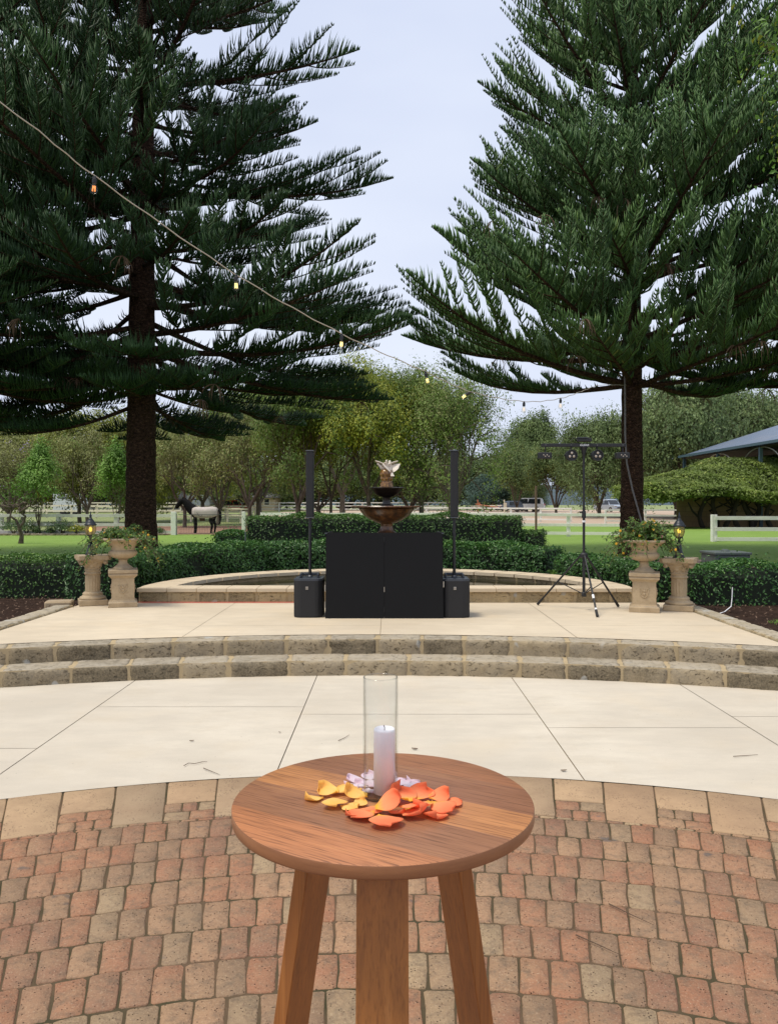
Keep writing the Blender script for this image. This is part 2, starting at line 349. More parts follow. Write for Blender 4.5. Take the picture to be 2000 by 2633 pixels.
M['field']=m_grass('field_grass',(.21,.27,.10,1),(.27,.31,.13,1),(.37,.33,.20,1))
t=NT('paddock_soil'); M['paddock']=t.done(t.pr(t.mix(t.noise(1,5,.7,co=t.mapv((.3,2,1))),(.30,.17,.11,1),(.22,.125,.085,1)),.95,t.bump(t.noise(8,5),.6,.05)))
t=NT('red_path'); M['path']=t.done(t.pr(t.mix(t.noise(3,5,.7),(.22,.12,.105,1),(.30,.18,.15,1)),.9,t.bump(t.noise(60,4),.4,.01)))
t=NT('sand_edge'); M['sand']=t.done(t.pr(t.mix(t.noise(.8,5,.7),(.58,.42,.29,1),(.47,.33,.23,1)),.92))
t=NT('gravel_yard'); M['yard']=t.done(t.pr(t.mix(t.noise(1,5,.7,co=t.mapv((.1,.5,1))),(.50,.36,.26,1),(.40,.32,.24,1)),.95))
t=NT('water'); nz=t.noise(2.2,3,.5)
M['water']=t.done(t.pr(t.mix(t.ramp(t.noise(1.4,4),[(.45,0),(.65,1)]),(.010,.014,.006,1),(.035,.040,.014,1)),.07,t.bump(t.noise(9,3),.06,.02),spec=.6))
t=NT('fence_paint'); M['white']=t.done(t.pr(t.mix(t.ramp(t.noise(3,6,.7),[(.5,0),(.8,.6)]),(.86,.85,.79,1),(.62,.60,.52,1)),.6,t.bump(t.noise(30,4),.2,.004)))
t=NT('fence_paint_cream'); M['cream']=t.done(t.pr(t.mix(t.ramp(t.noise(3,6,.7),[(.5,0),(.8,.6)]),(.80,.72,.56,1),(.6,.53,.42,1)),.65))
t=NT('fence_paint_grey'); M['greyw']=t.done(t.pr(t.mix(t.ramp(t.noise(3,6,.7),[(.4,0),(.7,.6)]),(.68,.66,.59,1),(.50,.48,.42,1)),.65))
M['horse']=simple('horse_coat',(.006,.0055,.0055),.7,0,.15,var=.3,scale=4); M['rug']=simple('horse_rug',(.50,.44,.40),.85,var=.2,scale=4,bumps=.3)
M['brown']=simple('brown_horse_part',(.09,.05,.03),.8)
t=NT('fountain_glaze'); n=t.noise(1,6,.7,co=t.mapv((14,14,5)))
c=t.ramp(n,[(.32,(.014,.008,.005,1)),(.52,(.085,.035,.012,1)),(.74,(.22,.10,.028,1))])
M['glaze']=t.done(t.pr(c,.30,t.bump(n,.25,.01),spec=.6))
M['glazedark']=simple('fountain_dark',(.018,.013,.010),.3,var=.4)
t=NT('gold_glaze'); n=t.noise(1,5,.7,co=t.mapv((30,30,18)))
M['goldglaze']=t.done(t.pr(t.ramp(n,[(.35,(.03,.014,.006,1)),(.52,(.20,.09,.02,1)),(.7,(.45,.26,.06,1))]),.22,t.bump(n,.4,.008),spec=.6))
M['dove']=simple('dove_white',(.70,.62,.52),.6,var=.15)
M['greenbox']=simple('green_steel',(.085,.105,.095),.5,var=.15)
M['roofblue']=None
t=NT('blue_steel_roof'); wv=t.n('ShaderNodeTexWave',wave_type='BANDS',bands_direction='Y'); t.l(t.co,wv.inputs[0]); wv.inputs['Scale'].default_value=2.2
c=t.mix(t.ramp(t.noise(.5,4),[(.5,0),(.75,.5)]),(.13,.17,.24,1),(.25,.25,.27,1))
M['roofblue']=t.done(t.pr(c,.45,t.bump(wv.outputs[0],.5,.05),metal=.2))
M['gutter']=simple('teal_gutter',(.05,.10,.13),.4)
t=NT('sand_block_wall'); br=t.n('ShaderNodeTexBrick'); t.l(t.mapv(rot=(PI/2,0,0)),br.inputs[0]); br.inputs['Scale'].default_value=1.0
br.inputs['Color1'].default_value=(.40,.28,.15,1); br.inputs['Color2'].default_value=(.32,.21,.11,1); br.inputs['Mortar'].default_value=(.24,.17,.10,1)
br.inputs['Brick Width'].default_value=1.0; br.inputs['Row Height'].default_value=.38; br.inputs['Mortar Size'].default_value=.02
M['sandwall']=t.done(t.pr(t.mix(t.ramp(t.noise(1.2,5),[(.4,0),(.7,.5)]),br.outputs[0],(.22,.12,.06,1)),.9))
M['darkroof']=simple('dark_tile_roof',(.07,.065,.065),.8,bumps=.4); M['housewall']=simple('cream_render',(.45,.36,.25),.85)
M['darkwin']=simple('window_glass_dark',(.02,.025,.03),.1,spec=.8)
M['carwhite']=simple('white_car_paint',(.70,.72,.74),.25,var=.03); M['carred']=simple('red_car_paint',(.55,.045,.025),.25,var=.05)
M['carblue']=simple('grey_blue_car_paint',(.16,.20,.27),.25,var=.05); M['carsilver']=simple('silver_car_paint',(.50,.56,.64),.25,.3,var=.05)
M['rubber']=simple('tyre_rubber',(.02,.02,.02),.8); M['redlamp']=simple('tail_lamp',(.5,.03,.03),.3)
M['hill']=simple('hill_forest_haze_tint',(.060,.088,.105),.95,var=.25,scale=.02)  # far forest, distance haze painted into the colour as a blue tint
M['steelrail']=simple('galvanised_steel',(.35,.33,.28),.5,.4)
M['wire']=simple('gate_wire',(.045,.05,.05),.6)
M['timber']=simple('brown_timber_post',(.16,.10,.07),.85); M['orangepole']=simple('orange_pole',(.55,.20,.10),.6)
M['twig']=simple('dry_twig',(.10,.065,.04),.9); M['dryleaf']=simple('dry_leaf',(.12,.075,.04),.8)
M['stem']=simple('plant_stem',(.10,.09,.04),.85)
rng=random.Random(11); nrng=np.random.default_rng(5)
# ============================================================ SETTING
SC=(-.2,-3.0); SR=10.7              # centre and radius of the step arcs
def yarc(x,R): 
    u=min(abs(x-SC[0]),R*.93); return SC[1]+math.sqrt(R*R-u*u)
def hgt(x,y):                        # land behind the sunken court: beds at .24, lawns at 0
    t=min(1,max(0,(y-11.5)/6.5)); t=t*t*(3-2*t)
    u=min(1,max(0,(y-62)/45)); u=u*u*(3-2*u)
    return .24*(1-t)+.6*u
def rowgrid(name,mat,xs,ys_fn,nrow,z_fn,off=0,label=None):
    vs=[];fs=[]
    for x in xs:
        for j in range(nrow+1):
            y=ys_fn(x,j/nrow); vs.append((x,y,z_fn(x,y)+off))
    n=nrow+1
    for i in range(len(xs)-1):
        for j in range(nrow): fs.append((i*n+j,(i+1)*n+j,(i+1)*n+j+1,i*n+j+1))
    mb=MB(); mb.add(vs,fs); o=mb.build(name,mat,smooth=True); tag(o,kind='structure'); return o
xs=[-600,-300,-150,-80,-50,-35,-25,-20,-16,-13]+[-11+i*.5 for i in range(45)]+[13,16,20,25,35,50,80,150,300,600]
def ysoil(x,t):
    y0=yarc(x,11.2); 
    return y0+ (900-y0)*(t**3.2)
rowgrid('ground',M['field'],xs,ysoil,110,lambda x,y:hgt(x,y))
# skirt + lower ground
mb=MB(); mb.add([(-600,-60,-.03),(600,-60,-.03),(600,12,-.03),(-600,12,-.03)],[(0,1,2,3)])
tag(mb.build('court_base',M['jsand']),kind='structure')
# soil of the planting beds, a ring of beds round the stage and pool
def bed(name,x0,x1,y0,y1,nx=30,ny=24,off=.012):
    X=[x0+(x1-x0)*i/nx for i in range(nx+1)]
    vs=[];fs=[]
    for x in X:
        for j in range(ny+1):
            y=max(y0,yarc(x,11.23))+(y1-max(y0,yarc(x,11.23)))*j/ny
            vs.append((x,y,hgt(x,y)+off-(.12 if -4.15<x<3.85 and y<11.2 else 0)+.025*noise.noise(Vector((x*2.5,y*2.5,0)))+.012*noise.noise(Vector((x*9,y*9,3)))))
    n=ny+1
    for i in range(nx):
        for j in range(ny): fs.append((i*n+j,(i+1)*n+j,(i+1)*n+j+1,i*n+j+1))
    mb=MB(); mb.add(vs,fs); tag(mb.build(name,M['soil'],smooth=True),kind='structure')
bed('bed_soil',-12,12,5,17,120,90,.045)
def flat(name,poly,z,mat,kind='structure'):
    mb=MB(); mb.add([(x,y,z) for x,y in poly],[tuple(range(len(poly)))]); return tag(mb.build(name,mat),kind=kind)
flat('lawn',[(-70,19.2),(70,19.2),(70,62),(2,60),(2,43.8),(-70,43.8)],.006,M['lawn'])
flat('lawn',[(6.2,17.6),(60,15.5),(60,19.2),(6.2,19.2)],.014,M['lawn'])
flat('paddock',[(-19,44.0),(-1,44.0),(-1,60),(-22,62)],.008,M['paddock'])
rowgrid('yard',M['yard'],[-14+i*4 for i in range(36)],lambda x,t:66+max(0,(3-x)*1.2)+t*(150-66-max(0,(3-x)*1.2)),24,lambda x,y:hgt(x,y),.02)
# ring path of red gravel with sandy edging
def ring(name,cx,cy,r0,r1,a0,a1,z,mat,n=60,ex=1.0):
    vs=[];fs=[]
    for i in range(n+1):
        a=a0+(a1-a0)*i/n
        for r in(r0,r1): vs.append((cx+r*math.cos(a)*ex,cy+r*math.sin(a),z))
    for i in range(n): fs.append((2*i,2*i+1,2*i+3,2*i+2))
    mb=MB(); mb.add(vs,fs); return tag(mb.build(name,mat),kind='structure')
ring('path',0,11,8.6,15.0,math.radians(45),math.radians(84),.020,M['path'])
ring('path_edging',0,11,15.0,15.5,math.radians(45),math.radians(84),.024,M['sand'])
flat('path',[(-40,24.2),(-8.7,24.2),(-8.7,25.4),(-40,25.6)],.018,M['sand'])
# ---------- brick circle
C1=(0,-.8); R1=5.7
V=[];CN=[];IX=[];RN=[]
bV=[];bCN=[];bIX=[];bRN=[]
def paver(r0,r1,a0,a1,top,rv,V,CN,IX,RN,ch=.010,jit=.0042,bev=.005):
    w=(a1-a0)
    rm=(r0+r1)/2; cw=ch/rm
    pts=[(a0+cw,r0),((a0+a1)/2,r0),(a1-cw,r0),(a1,r0+ch),(a1,(r0+r1)/2),(a1,r1-ch),(a1-cw,r1),((a0+a1)/2,r1),(a0+cw,r1),(a0,r1-ch),(a0,(r0+r1)/2),(a0,r0+ch)]
    P=[]
    for a,r in pts:
        x=C1[0]+r*math.sin(a)+rng.uniform(-jit,jit); y=C1[1]+r*math.cos(a)+rng.uniform(-jit,jit); P.append((x,y))
    cx=sum(p[0] for p in P)/12; cy=sum(p[1] for p in P)/12
    b=len(V); tx,ty=rng.uniform(-.008,.008),rng.uniform(-.008,.008)
    for k,(ins,z) in enumerate(((0,-.03),(0,-bev),(bev,0))):
        for x,y in P:
            d=math.hypot(x-cx,y-cy) or 1; f=1-ins/d
            X=cx+(x-cx)*f; Y=cy+(y-cy)*f
            V.append((X,Y,top+z+(tx*(X-cx)+ty*(Y-cy) if k else 0)))
    for k in range(2):
        for i in range(12):
            j=(i+1)%12; IX.extend((b+k*12+i,b+k*12+12+i,b+k*12+12+j,b+k*12+j)); CN.append(4)
    IX.extend(b+24+i for i in range(11,-1,-1)); CN.append(12); RN.extend([rv]*25)
DR=.2215
r=R1-.62; rows=[]
while r-DR>.3:
    n=max(6,int(2*PI*r/.1095)); off=rng.random(); last=None
    for i in range(n):
        a0=2*PI*(i+off)/n; a1=2*PI*(i+1+off)/n
        amid=(a0+a1)/2
        yy=C1[1]+r*math.cos(amid)
        if yy<-1.6: continue
        g=.0032/r
        paver(r-DR+.004,r-.004,a0+g,a1-g,rng.uniform(-.0015,.0025),min(1,max(0,rng.random()*.9+.15*noise.noise(Vector((amid*6,r*2,0))))),V,CN,IX,RN)
    r-=DR
# border stones and the filler cobbles between the short ones
nb=int(2*PI*R1/.288)
for i in range(nb):
    a0=2*PI*(i+.42)/nb; a1=2*PI*(i+1.42)/nb
    if math.cos(a0)<-.1: continue
    g=.005/R1; long=i%2==0
    r0=R1-(.585 if long else .345)
    paver(r0,R1+.003,a0+g,a1-g,rng.uniform(-.002,.004),rng.random(),bV,bCN,bIX,bRN,ch=.008,jit=.003,bev=.005)
    rr=r0-.008; 
    if not long:
        for k,dep in enumerate((.118,.112)):
            m=3 if (i+k)%3 else 2
            for q in range(m):
                b0=a0+(a1-a0)*q/m+g*.8; b1=a0+(a1-a0)*(q+1)/m-g*.8
                paver(rr-dep,rr,b0,b1,rng.uniform(-.001,.002),rng.random(),V,CN,IX,RN,jit=.004,ch=.01)
            rr-=dep+.008
    dep=rr-(R1-.62)-.004
    if dep>.015:
        for q in range(3):
            paver(rr-dep,rr,a0+(a1-a0)*q/3+g,a0+(a1-a0)*(q+1)/3-g,0,rng.random(),V,CN,IX,RN,ch=.004,jit=.002,bev=.004)
tag(build_np('brick_paving',np.array(V),CN,IX,M['brick'],rnd=RN),kind='structure')
tag(build_np('border_paving',np.array(bV),bCN,bIX,M['border'],rnd=bRN),kind='structure')
o=ring('paving_bed',C1[0],C1[1],0.0,R1,0,2*PI,-.0045,M['jsand'],90)
# ---------- concrete slabs with open joints
def slabs(name,mat,xcuts,ycuts,ylo,yhi,z,gapz,gap=.0035):
    vs=[];fs=[]
    for k in range(len(xcuts)-1):
        xa=xcuts[k]+gap; xb=xcuts[k+1]-gap; ys=[-99]+ycuts[k]+[99]
        for q in range(len(ys)-1):
            ya=ys[q]+gap; yb=ys[q+1]-gap; n=max(2,int((xb-xa)/.12)); b=len(vs); good=[]
            for i in range(n+1):
                x=xa+(xb-xa)*i/n; lo=max(ylo(x),ya); hi=min(yhi(x),yb); good.append(hi-lo>.002)
                if hi<lo: hi=lo
                vs+= [(x,lo,z),(x,hi,z)]
            for i in range(n):
                if good[i] or good[i+1]: fs.append((b+2*i,b+2*i+2,b+2*i+3,b+2*i+1))
    mb=MB(); mb.add(vs,fs); tag(mb.build(name,mat),kind='structure')
def ylo(x): return C1[1]-.004+math.sqrt(max(0,R1*R1-x*x)) if abs(x)<R1 else -8
slabs('deck',M['deck'],[-12,-8,-5.4,-2.37,-.69,1.165,2.655,5.2,8,12],[[],[4.6],[5.4],[6.51],[6.28],[5.9],[6.21],[5],[]],ylo,lambda x:yarc(x,SR)+.01,.004,0)
mb=MB(); vs=[];fs=[]
for i in range(121):
    x=-12+24*i/120; vs+=[(x,ylo(x)-.02,-.006),(x,yarc(x,SR)+.02,-.006)]
for i in range(120): fs.append((2*i,2*i+2,2*i+3,2*i+1))
mb.add(vs,fs); tag(mb.build('deck_joint_bed',M['gap']),kind='structure')
SX0,SX1,SY1=-4.15,3.80,10.98
slabs('stage_floor',M['stage'],[SX0,-2.1,-.09,1.9,SX1],[[],[8.9],[],[8.9]],lambda x:yarc(x,SR+.60)-.006,lambda x:SY1,.303,0,.003)
mb=MB(); vs=[];fs=[]
for i in range(41):
    x=SX0+(SX1-SX0)*i/40; vs+=[(x,yarc(x,SR+.60)-.01,.297),(x,SY1,.297),(x,yarc(x,SR+.6)-.01,.2),(x,SY1,.2)]
for i in range(40): b=4*i; fs+=[(b,b+4,b+5,b+1),(b+2,b+3,b+7,b+6),(b,b+2,b+6,b+4),(b+1,b+5,b+7,b+3)]
fs+=[(0,1,3,2),(160,162,163,161)]
mb.add(vs,fs); tag(mb.build('stage_base',M['gap']),kind='structure')
# ---------- rough limestone blocks along a curve
def rough_blocks(path_fn,total,lens,d0,d1,z0,z1,seed,amp=.008,gapw=.026,joint_inset=.010,nz=5,nd=5,soft=.022):
    """path_fn(s)->(pos,outward normal). blocks between depth d0(front)..d1(back)"""
    r=random.Random(seed); V=[];CN=[];IX=[];RN=[]; s=0; k=0
    while s<total:
        L=r.choice(lens)*r.uniform(.92,1.08); e=min(total,s+L); a=s+gapw/2; b=e-gapw/2
        if b-a>.05:
            nl=max(4,int((b-a)/.035)); rv=r.random(); sd=r.uniform(0,50)
            # cross-section loop: front bottom -> front top -> back top
            sec=[(d0,z0+(z1-z0)*j/nz) for j in range(nz)]+[(d0+soft*.35,z1-soft*.35)]+[(d0+soft+(d1-d0-soft)*j/nd,z1) for j in range(nd+1)]
            base=len(V); m=len(sec)
            for i in range(nl+1):
                u=i/nl; p,nv=path_fn(a+(b-a)*u)
                endf=min(1,min(u,1-u)*(b-a)/.018)
                for j,(dd,zz) in enumerate(sec):
                    q=Vector((p[0]+nv[0]*dd,p[1]+nv[1]*dd,zz))
                    f=noise.noise(q*9+Vector((sd,0,0)))*amp+noise.noise(q*28+Vector((0,sd,0)))*amp*.55
                    ins=(1-endf)*.010
                    if j<=nz: q.x+=nv[0]*(f*1.1+ins); q.y+=nv[1]*(f*1.1+ins); q.z-= (0 if j<nz-1 else abs(f)*.6)
                    else: q.z+=f*.35-ins*.5-.001
                    V.append(q)
            for i in range(nl):
                for j in range(m-1):
                    IX.extend((base+i*m+j,base+(i+1)*m+j,base+(i+1)*m+j+1,base+i*m+j+1)); CN.append(4); RN.append(rv)
            for i,rev in((0,False),(nl,True)):
                loop=[base+i*m+j for j in range(m)]
                p,nv=path_fn(a+(b-a)*i/nl); V.append(Vector((p[0]+nv[0]*d1,p[1]+nv[1]*d1,z0))); loop.append(len(V)-1)
                IX.extend(loop if not rev else loop[::-1]); CN.append(len(loop)); RN.append(rv)
        s=e; k+=1
    return np.array(V),CN,IX,RN
def mortar_core(path_fn,total,d0,d1,z0,z1,n=120):
    vs=[];fs=[]
    for i in range(n+1):
        p,nv=path_fn(total*i/n)
        for dd,zz in((d0,z0),(d0,z1),(d1,z1),(d1,z0)): vs.append((p[0]+nv[0]*dd,p[1]+nv[1]*dd,zz))
    for i in range(n):
        for j in range(4): j2=(j+1)%4; fs.append((4*i+j,4*(i+1)+j,4*(i+1)+j2,4*i+j2))
    fs+=[(0,1,2,3),(4*n+3,4*n+2,4*n+1,4*n)]
    mb=MB(); mb.add(vs,fs); return mb
def step_path(R):
    A=math.radians(50)
    def f(s):
        a=-A+s/R; return (SC[0]+R*math.sin(a),SC[1]+R*math.cos(a)),(math.sin(a),math.cos(a))
    return f,2*A*R
for nm,R,w,z0,z1,seed,lab in(('stone_step',SR,.40,0,.15,3,'lower curved step of weathered limestone blocks rising from the pale lower deck'),
                             ('stone_step',SR+.34,.27,.15,.30,8,'upper curved step of weathered limestone blocks edging the stage floor')):
    pf,T=step_path(R); st=thing(nm,lab,'step',group='curved limestone steps')
    V,CN,IX,RN=rough_blocks(pf,T,[.44,.5,.56],0,w,z0-.01,z1,seed,amp=.011)
    build_np('stone_blocks',V,CN,IX,M['lime'],st,RN,smooth=False)
    mortar_core(pf,T,.011,w-.004,z0-.01,z1-.005).build('mortar',M['mortar'],st)
# retaining lip beyond the steps so the land edge is closed
# ---------- kerbs of the stage
def line_path(p0,p1,left=False):
    d=Vector((p1[0]-p0[0],p1[1]-p0[1])); L=d.length; d/=L; nv=(-d.y,d.x) if left else (d.y,-d.x)
    return (lambda s:((p0[0]+d.x*s,p0[1]+d.y*s),nv)),L
for x0,sgn,lab in((SX0,-1,'rough limestone kerb along the left edge of the stage floor'),(SX1,1,'rough limestone kerb along the right edge of the stage floor')):
    k=thing('stone_kerb',lab,'kerb',group='stage kerbs')
    ye=yarc(x0,SR+.60)
    if sgn>0: pf,L=line_path((x0+.003,10.75),(x0+.003,ye),left=True)
    else: pf,L=line_path((x0-.003,ye),(x0-.003,10.55),left=True)
    # normal must point outwards
    nv=pf(0)[1]
    if nv[0]*sgn<0:
        g=pf; pf=(lambda s,g=g:(g(s)[0],(-g(s)[1][0],-g(s)[1][1])))
    V,CN,IX,RN=rough_blocks(pf,L,[.34,.4,.46],0,.20,.2,.335,17+sgn,amp=.016,gapw=.014)
    build_np('kerb_stones',V,CN,IX,M['kerbstone'],k,RN)
    mortar_core(pf,L,.006,.196,.15,.322,4).build('kerb_bed',M['mortar'],k)
    # outer rough face
    g=pf; pf2=(lambda s,g=g:((g(s)[0][0]+g(s)[1][0]*.2,g(s)[0][1]+g(s)[1][1]*.2),(-g(s)[1][0],-g(s)[1][1])))
# ---------- pool
pool=thing('garden_pool','half round stone pool of dark water with pale coping behind the stage','pool')
PX0,PX1,PY=-3.43,3.34,10.98
pf,L=line_path((PX0,PY),(PX1,PY),left=True)
V,CN,IX,RN=rough_blocks(pf,L,[.42,.48,.55],0,.3,.29,.452,31,amp=.007,gapw=.035)
build_np('pool_wall',V,CN,IX,M['lime_pool'],pool,RN)
mortar_core(pf,L,.010,.30,.28,.446,8).build('wall_mortar',M['mortar'],pool)
PCX=(PX0+PX1)/2; PA=(PX1-PX0)/2; PB=3.25
def arcwall(a_out,b_out,a_in,b_in,z0,z1,a0,a1,n):
    mb=MB(); vs=[];fs=[]
    for i in range(n+1):
        a=a0+(a1-a0)*i/n; c,s=math.cos(a),math.sin(a)
        o_=(PCX+a_out*c,PY+.2+b_out*s); i_=(PCX+a_in*c,PY+.2+b_in*s)
        vs+=[(o_[0],o_[1],z0),(o_[0],o_[1],z1),(i_[0],i_[1],z1),(i_[0],i_[1],z0)]
    for i in range(n):
        for j in range(4): j2=(j+1)%4; fs.append((4*i+j,4*i+4+j,4*i+4+j2,4*i+j2))
    fs+=[(0,1,2,3)[::-1],(4*n,4*n+1,4*n+2,4*n+3)]
    return mb.add(vs,fs)
arcwall(PA-.02,PB-.04,PA-.36,PB-.40,.10,.448,0,PI,48).build('back_wall',M['lime_pool'],pool)
cop=MB()
nn=24
for i in range(nn):
    a0=PI*i/nn+.004; a1=PI*(i+1)/nn-.004
    w=arcwall(PA+.03,PB+.02,PA-.42,PB-.46,.45,.502,a0,a1,3); cop.add(w.v,w.f)
x=PX0-.02
while x<PX1-.02:
    e=min(PX1+.02,x+.41); n=3
    cop.box(((x+e)/2,PY+.165,.4765),(e-x-.006,.40,.053),bev=.006); x=e
cop.build('coping',M['coping'],pool)
mb=MB(); poly=[(PCX+(PA-.3)*math.cos(PI*i/40),PY+.2+(PB-.3)*math.sin(PI*i/40)) for i in range(41)]
mb.add([(x,y,.385) for x,y in poly],[tuple(range(41))]); tag(mb.build('pool_water',M['water']),kind='structure')
# stones flush under urns etc.
o=MB().box((-4.42,10.75,.30),(.34,.26,.12),rz=.2,bev=.02).build('stone_block',M['caststone']); tag(o,'low pale stone block half hidden behind the left fluted column','stone block')
# far low stone edging of the left lawn bed
ed=thing('bed_edging','low line of flat stones edging the rose bed behind the left lawn','edging')
V,CN,IX,RN=rough_blocks(line_path((-30,42.0),(-11.9,42.6),left=True)[0],18.1,[.5,.7,.9],0,.25,0,.10,77,amp=.03,gapw=.05)
build_np('edging_stones',V,CN,IX,M['kerbstone'],ed,RN)
flat('rose_bed_soil',[(-30,42.2),(-11.9,42.8),(-11.9,43.7),(-30,43.7)],.02,M['soil'])
# hill on the horizon
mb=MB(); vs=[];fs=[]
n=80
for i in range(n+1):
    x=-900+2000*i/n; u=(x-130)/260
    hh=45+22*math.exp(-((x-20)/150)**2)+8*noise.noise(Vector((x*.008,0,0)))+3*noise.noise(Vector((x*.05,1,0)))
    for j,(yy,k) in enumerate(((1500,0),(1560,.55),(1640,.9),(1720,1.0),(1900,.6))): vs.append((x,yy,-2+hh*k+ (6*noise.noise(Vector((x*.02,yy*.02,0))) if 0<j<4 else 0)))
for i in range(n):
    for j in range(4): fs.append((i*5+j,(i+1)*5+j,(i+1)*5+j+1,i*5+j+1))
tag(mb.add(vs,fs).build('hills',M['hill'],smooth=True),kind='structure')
flat('far_ground',[(-2500,880),(2500,880),(2500,2200),(-2500,2200)],.3,M['field'])
# ============================================================ FOREGROUND TABLE
TC=Vector((-.012,1.645)); TH=1.045; TR=.306
def lookrot(rx,ry,rz): return Euler((rx,ry,rz)).to_matrix().to_4x4()
tb=thing('bar_table','round three legged bar table of red brown timber boards on the brick paving','table',(TC.x,TC.y,0))
mb=MB(); rr=TR
mb.lathe([(rr-.03,-.027),(rr-.004,-.0262),(rr-.0012,-.0245),(rr,-.021),(rr,-.004),(rr-.0008,-.0012),(rr-.003,0),(.15,0),(.02,0)],128)
mb.build('tabletop',M['woodtop'],tb,angle=40,loc=(0,0,TH))
und=MB().lathe([(.02,-.0262),(rr-.04,-.0262),(rr-.03,-.0262)],48).build('underside',M['woodleg'],tb,loc=(0,0,TH-.0005))
for k in range(3):
    phi=-PI/2+k*2*PI/3     # direction outwards, first faces the camera
    rd=Vector((math.cos(phi),math.sin(phi),0)); tg=Vector((-rd.y,rd.x,0))
    mb=MB(); w,tk=.0475,.017
    def cr(z,r):
        c=rd*r+Vector((0,0,z)); return [c+tg*a+rd*b for a,b in((-w+.002,-tk),(w-.002,-tk),(w,-tk+.002),(w,tk-.002),(w-.002,tk),(-w+.002,tk),(-w,tk-.002),(-w,-tk+.002))]
    vs=cr(TH-.028,.150)+cr(0.0,.318)
    fs=[(i,(i+1)%8,8+(i+1)%8,8+i) for i in range(8)]+[tuple(range(7,-1,-1)),tuple(range(8,16))]
    mb.add(vs,[f[::-1] for f in fs]); mb.build('leg',M['woodleg'],tb)
# vase + candle
vz=TH+.0005
gv=thing('glass_cylinder','tall clear glass cylinder vase standing round the candle on the table','vase',(-.0175,1.655,vz))
R=.0355
MB().lathe([(.001,0),(R-.003,0),(R,.003),(R,.2475),(R-.0012,.2487),(R-.0024,.2475),(R-.0024,.009),(R-.006,.007),(.001,.007)],64).build('glass_wall',M['glass'],gv,smooth=True)
rim=MB()
rim.tube([(math.cos(2*PI*i/48)*(R-.0012),math.sin(2*PI*i/48)*(R-.0012),.2475) for i in range(49)],.0013,8,cap=False)
rim.build('rim',M['glass'],gv,smooth=True)
cd=thing('pillar_candle','pale lilac white pillar candle inside the glass cylinder','candle',(-.0095,1.660,vz+.0075))
r=.0222
MB().lathe([(.001,0),(r,0),(r,.128),(r-.0006,.1315),(r-.003,.1335),(r-.0055,.1325),(r-.008,.1300),(.004,.1285),(.001,.1285)],48).build('wax',M['wax'],cd,smooth=True)
MB().tube([(0,0,.127),(.0006,0,.134),(-.0012,0,.139)],.0010,6).build('wick',M['black'],cd)
# petals : (px,py in the enlarged crop, size, heading, height above table, kind)
PT=[('y',200,1150,.036,1.9,0),('y',325,1085,.042,1.2,.006),('y',365,1190,.045,3.4,.004),('y',450,1080,.040,.7,.004),('y',490,1215,.036,4.2,.003),('y',560,1115,.044,1.4,.010),('y',585,1180,.026,5.5,.006),('y',545,1060,.030,.3,.010),
('w',550,990,.034,1.7,.002),('w',600,1030,.036,.8,.006),('w',668,965,.032,.2,.004),('w',680,1015,.034,2.9,.006),('w',690,1085,.030,4.0,.002),('w',945,1010,.032,5.6,.004),('w',1030,1035,.040,5.2,.003),('w',515,1042,.030,2.4,.004),('w',640,1080,.030,1.1,.003),
('o',625,1275,.052,2.2,.006),('o',560,1290,.036,1.5,.002),('o',700,1245,.044,3.0,.003),('o',800,1335,.058,3.5,.006),('o',830,1205,.050,4.9,.016),('o',905,1265,.034,4.2,.003),('o',985,1115,.052,.4,.014),('o',1110,1115,.050,5.7,.008),('o',1045,1255,.048,3.7,.008),('o',1135,1195,.046,2.3,.010),('o',1265,1130,.040,5.0,.008),('o',1290,1215,.050,3.9,.008),('o',1385,1180,.036,4.9,.003),('o',1240,1285,.044,3.2,.002),('o',925,1065,.040,1.0,.004),('o',1010,1200,.034,4.6,.020),('o',880,1160,.030,1.0,.008)]
nm={'y':('yellow rose petal','yellow'),'w':('pale pink white rose petal','pale'),'o':('orange rose petal','orange')}
place={0:'lying apart at the far left of the yellow petals',1:'curled at the back left of the yellow heap',2:'broad and flat at the front of the yellow heap',3:'folded behind the broad front one',4:'at the front right of the yellow heap',5:'long and leaning against the glass cylinder',6:'smallest, tucked between yellow and orange heaps',7:'at the back of the yellow heap, nearest the pale ones',
8:'outermost on the left, behind the yellow heap',9:'second from the left, lying flatter',10:'highest one behind the left of the glass',11:'seen beside the glass left edge',12:'seen low through the glass',13:'close to the right side of the glass',14:'outermost on the right behind the orange heap',15:'small one touching the yellow heap back',16:'small one in front of the left glass edge',
17:'ruffled at the front left of the orange heap',18:'leftmost of the orange heap',19:'just before the glass foot on the left',20:'largest, nearest the table front edge',21:'standing up against the candle foot',22:'between the nearest one and the right heap',23:'broad and cupped at the right of the glass',24:'in the middle back of the right heap',25:'drooping at the front of the right heap',26:'in the centre of the right heap',27:'with a yellow base at the upper right of the heap',28:'wide one curving over at the right of the heap',29:'rightmost of all the petals',30:'with yellow base at the front right of the heap',31:'rearmost beside the right glass edge',32:'curled deep red one on top of the heap',33:'small one between glass and right heap'}
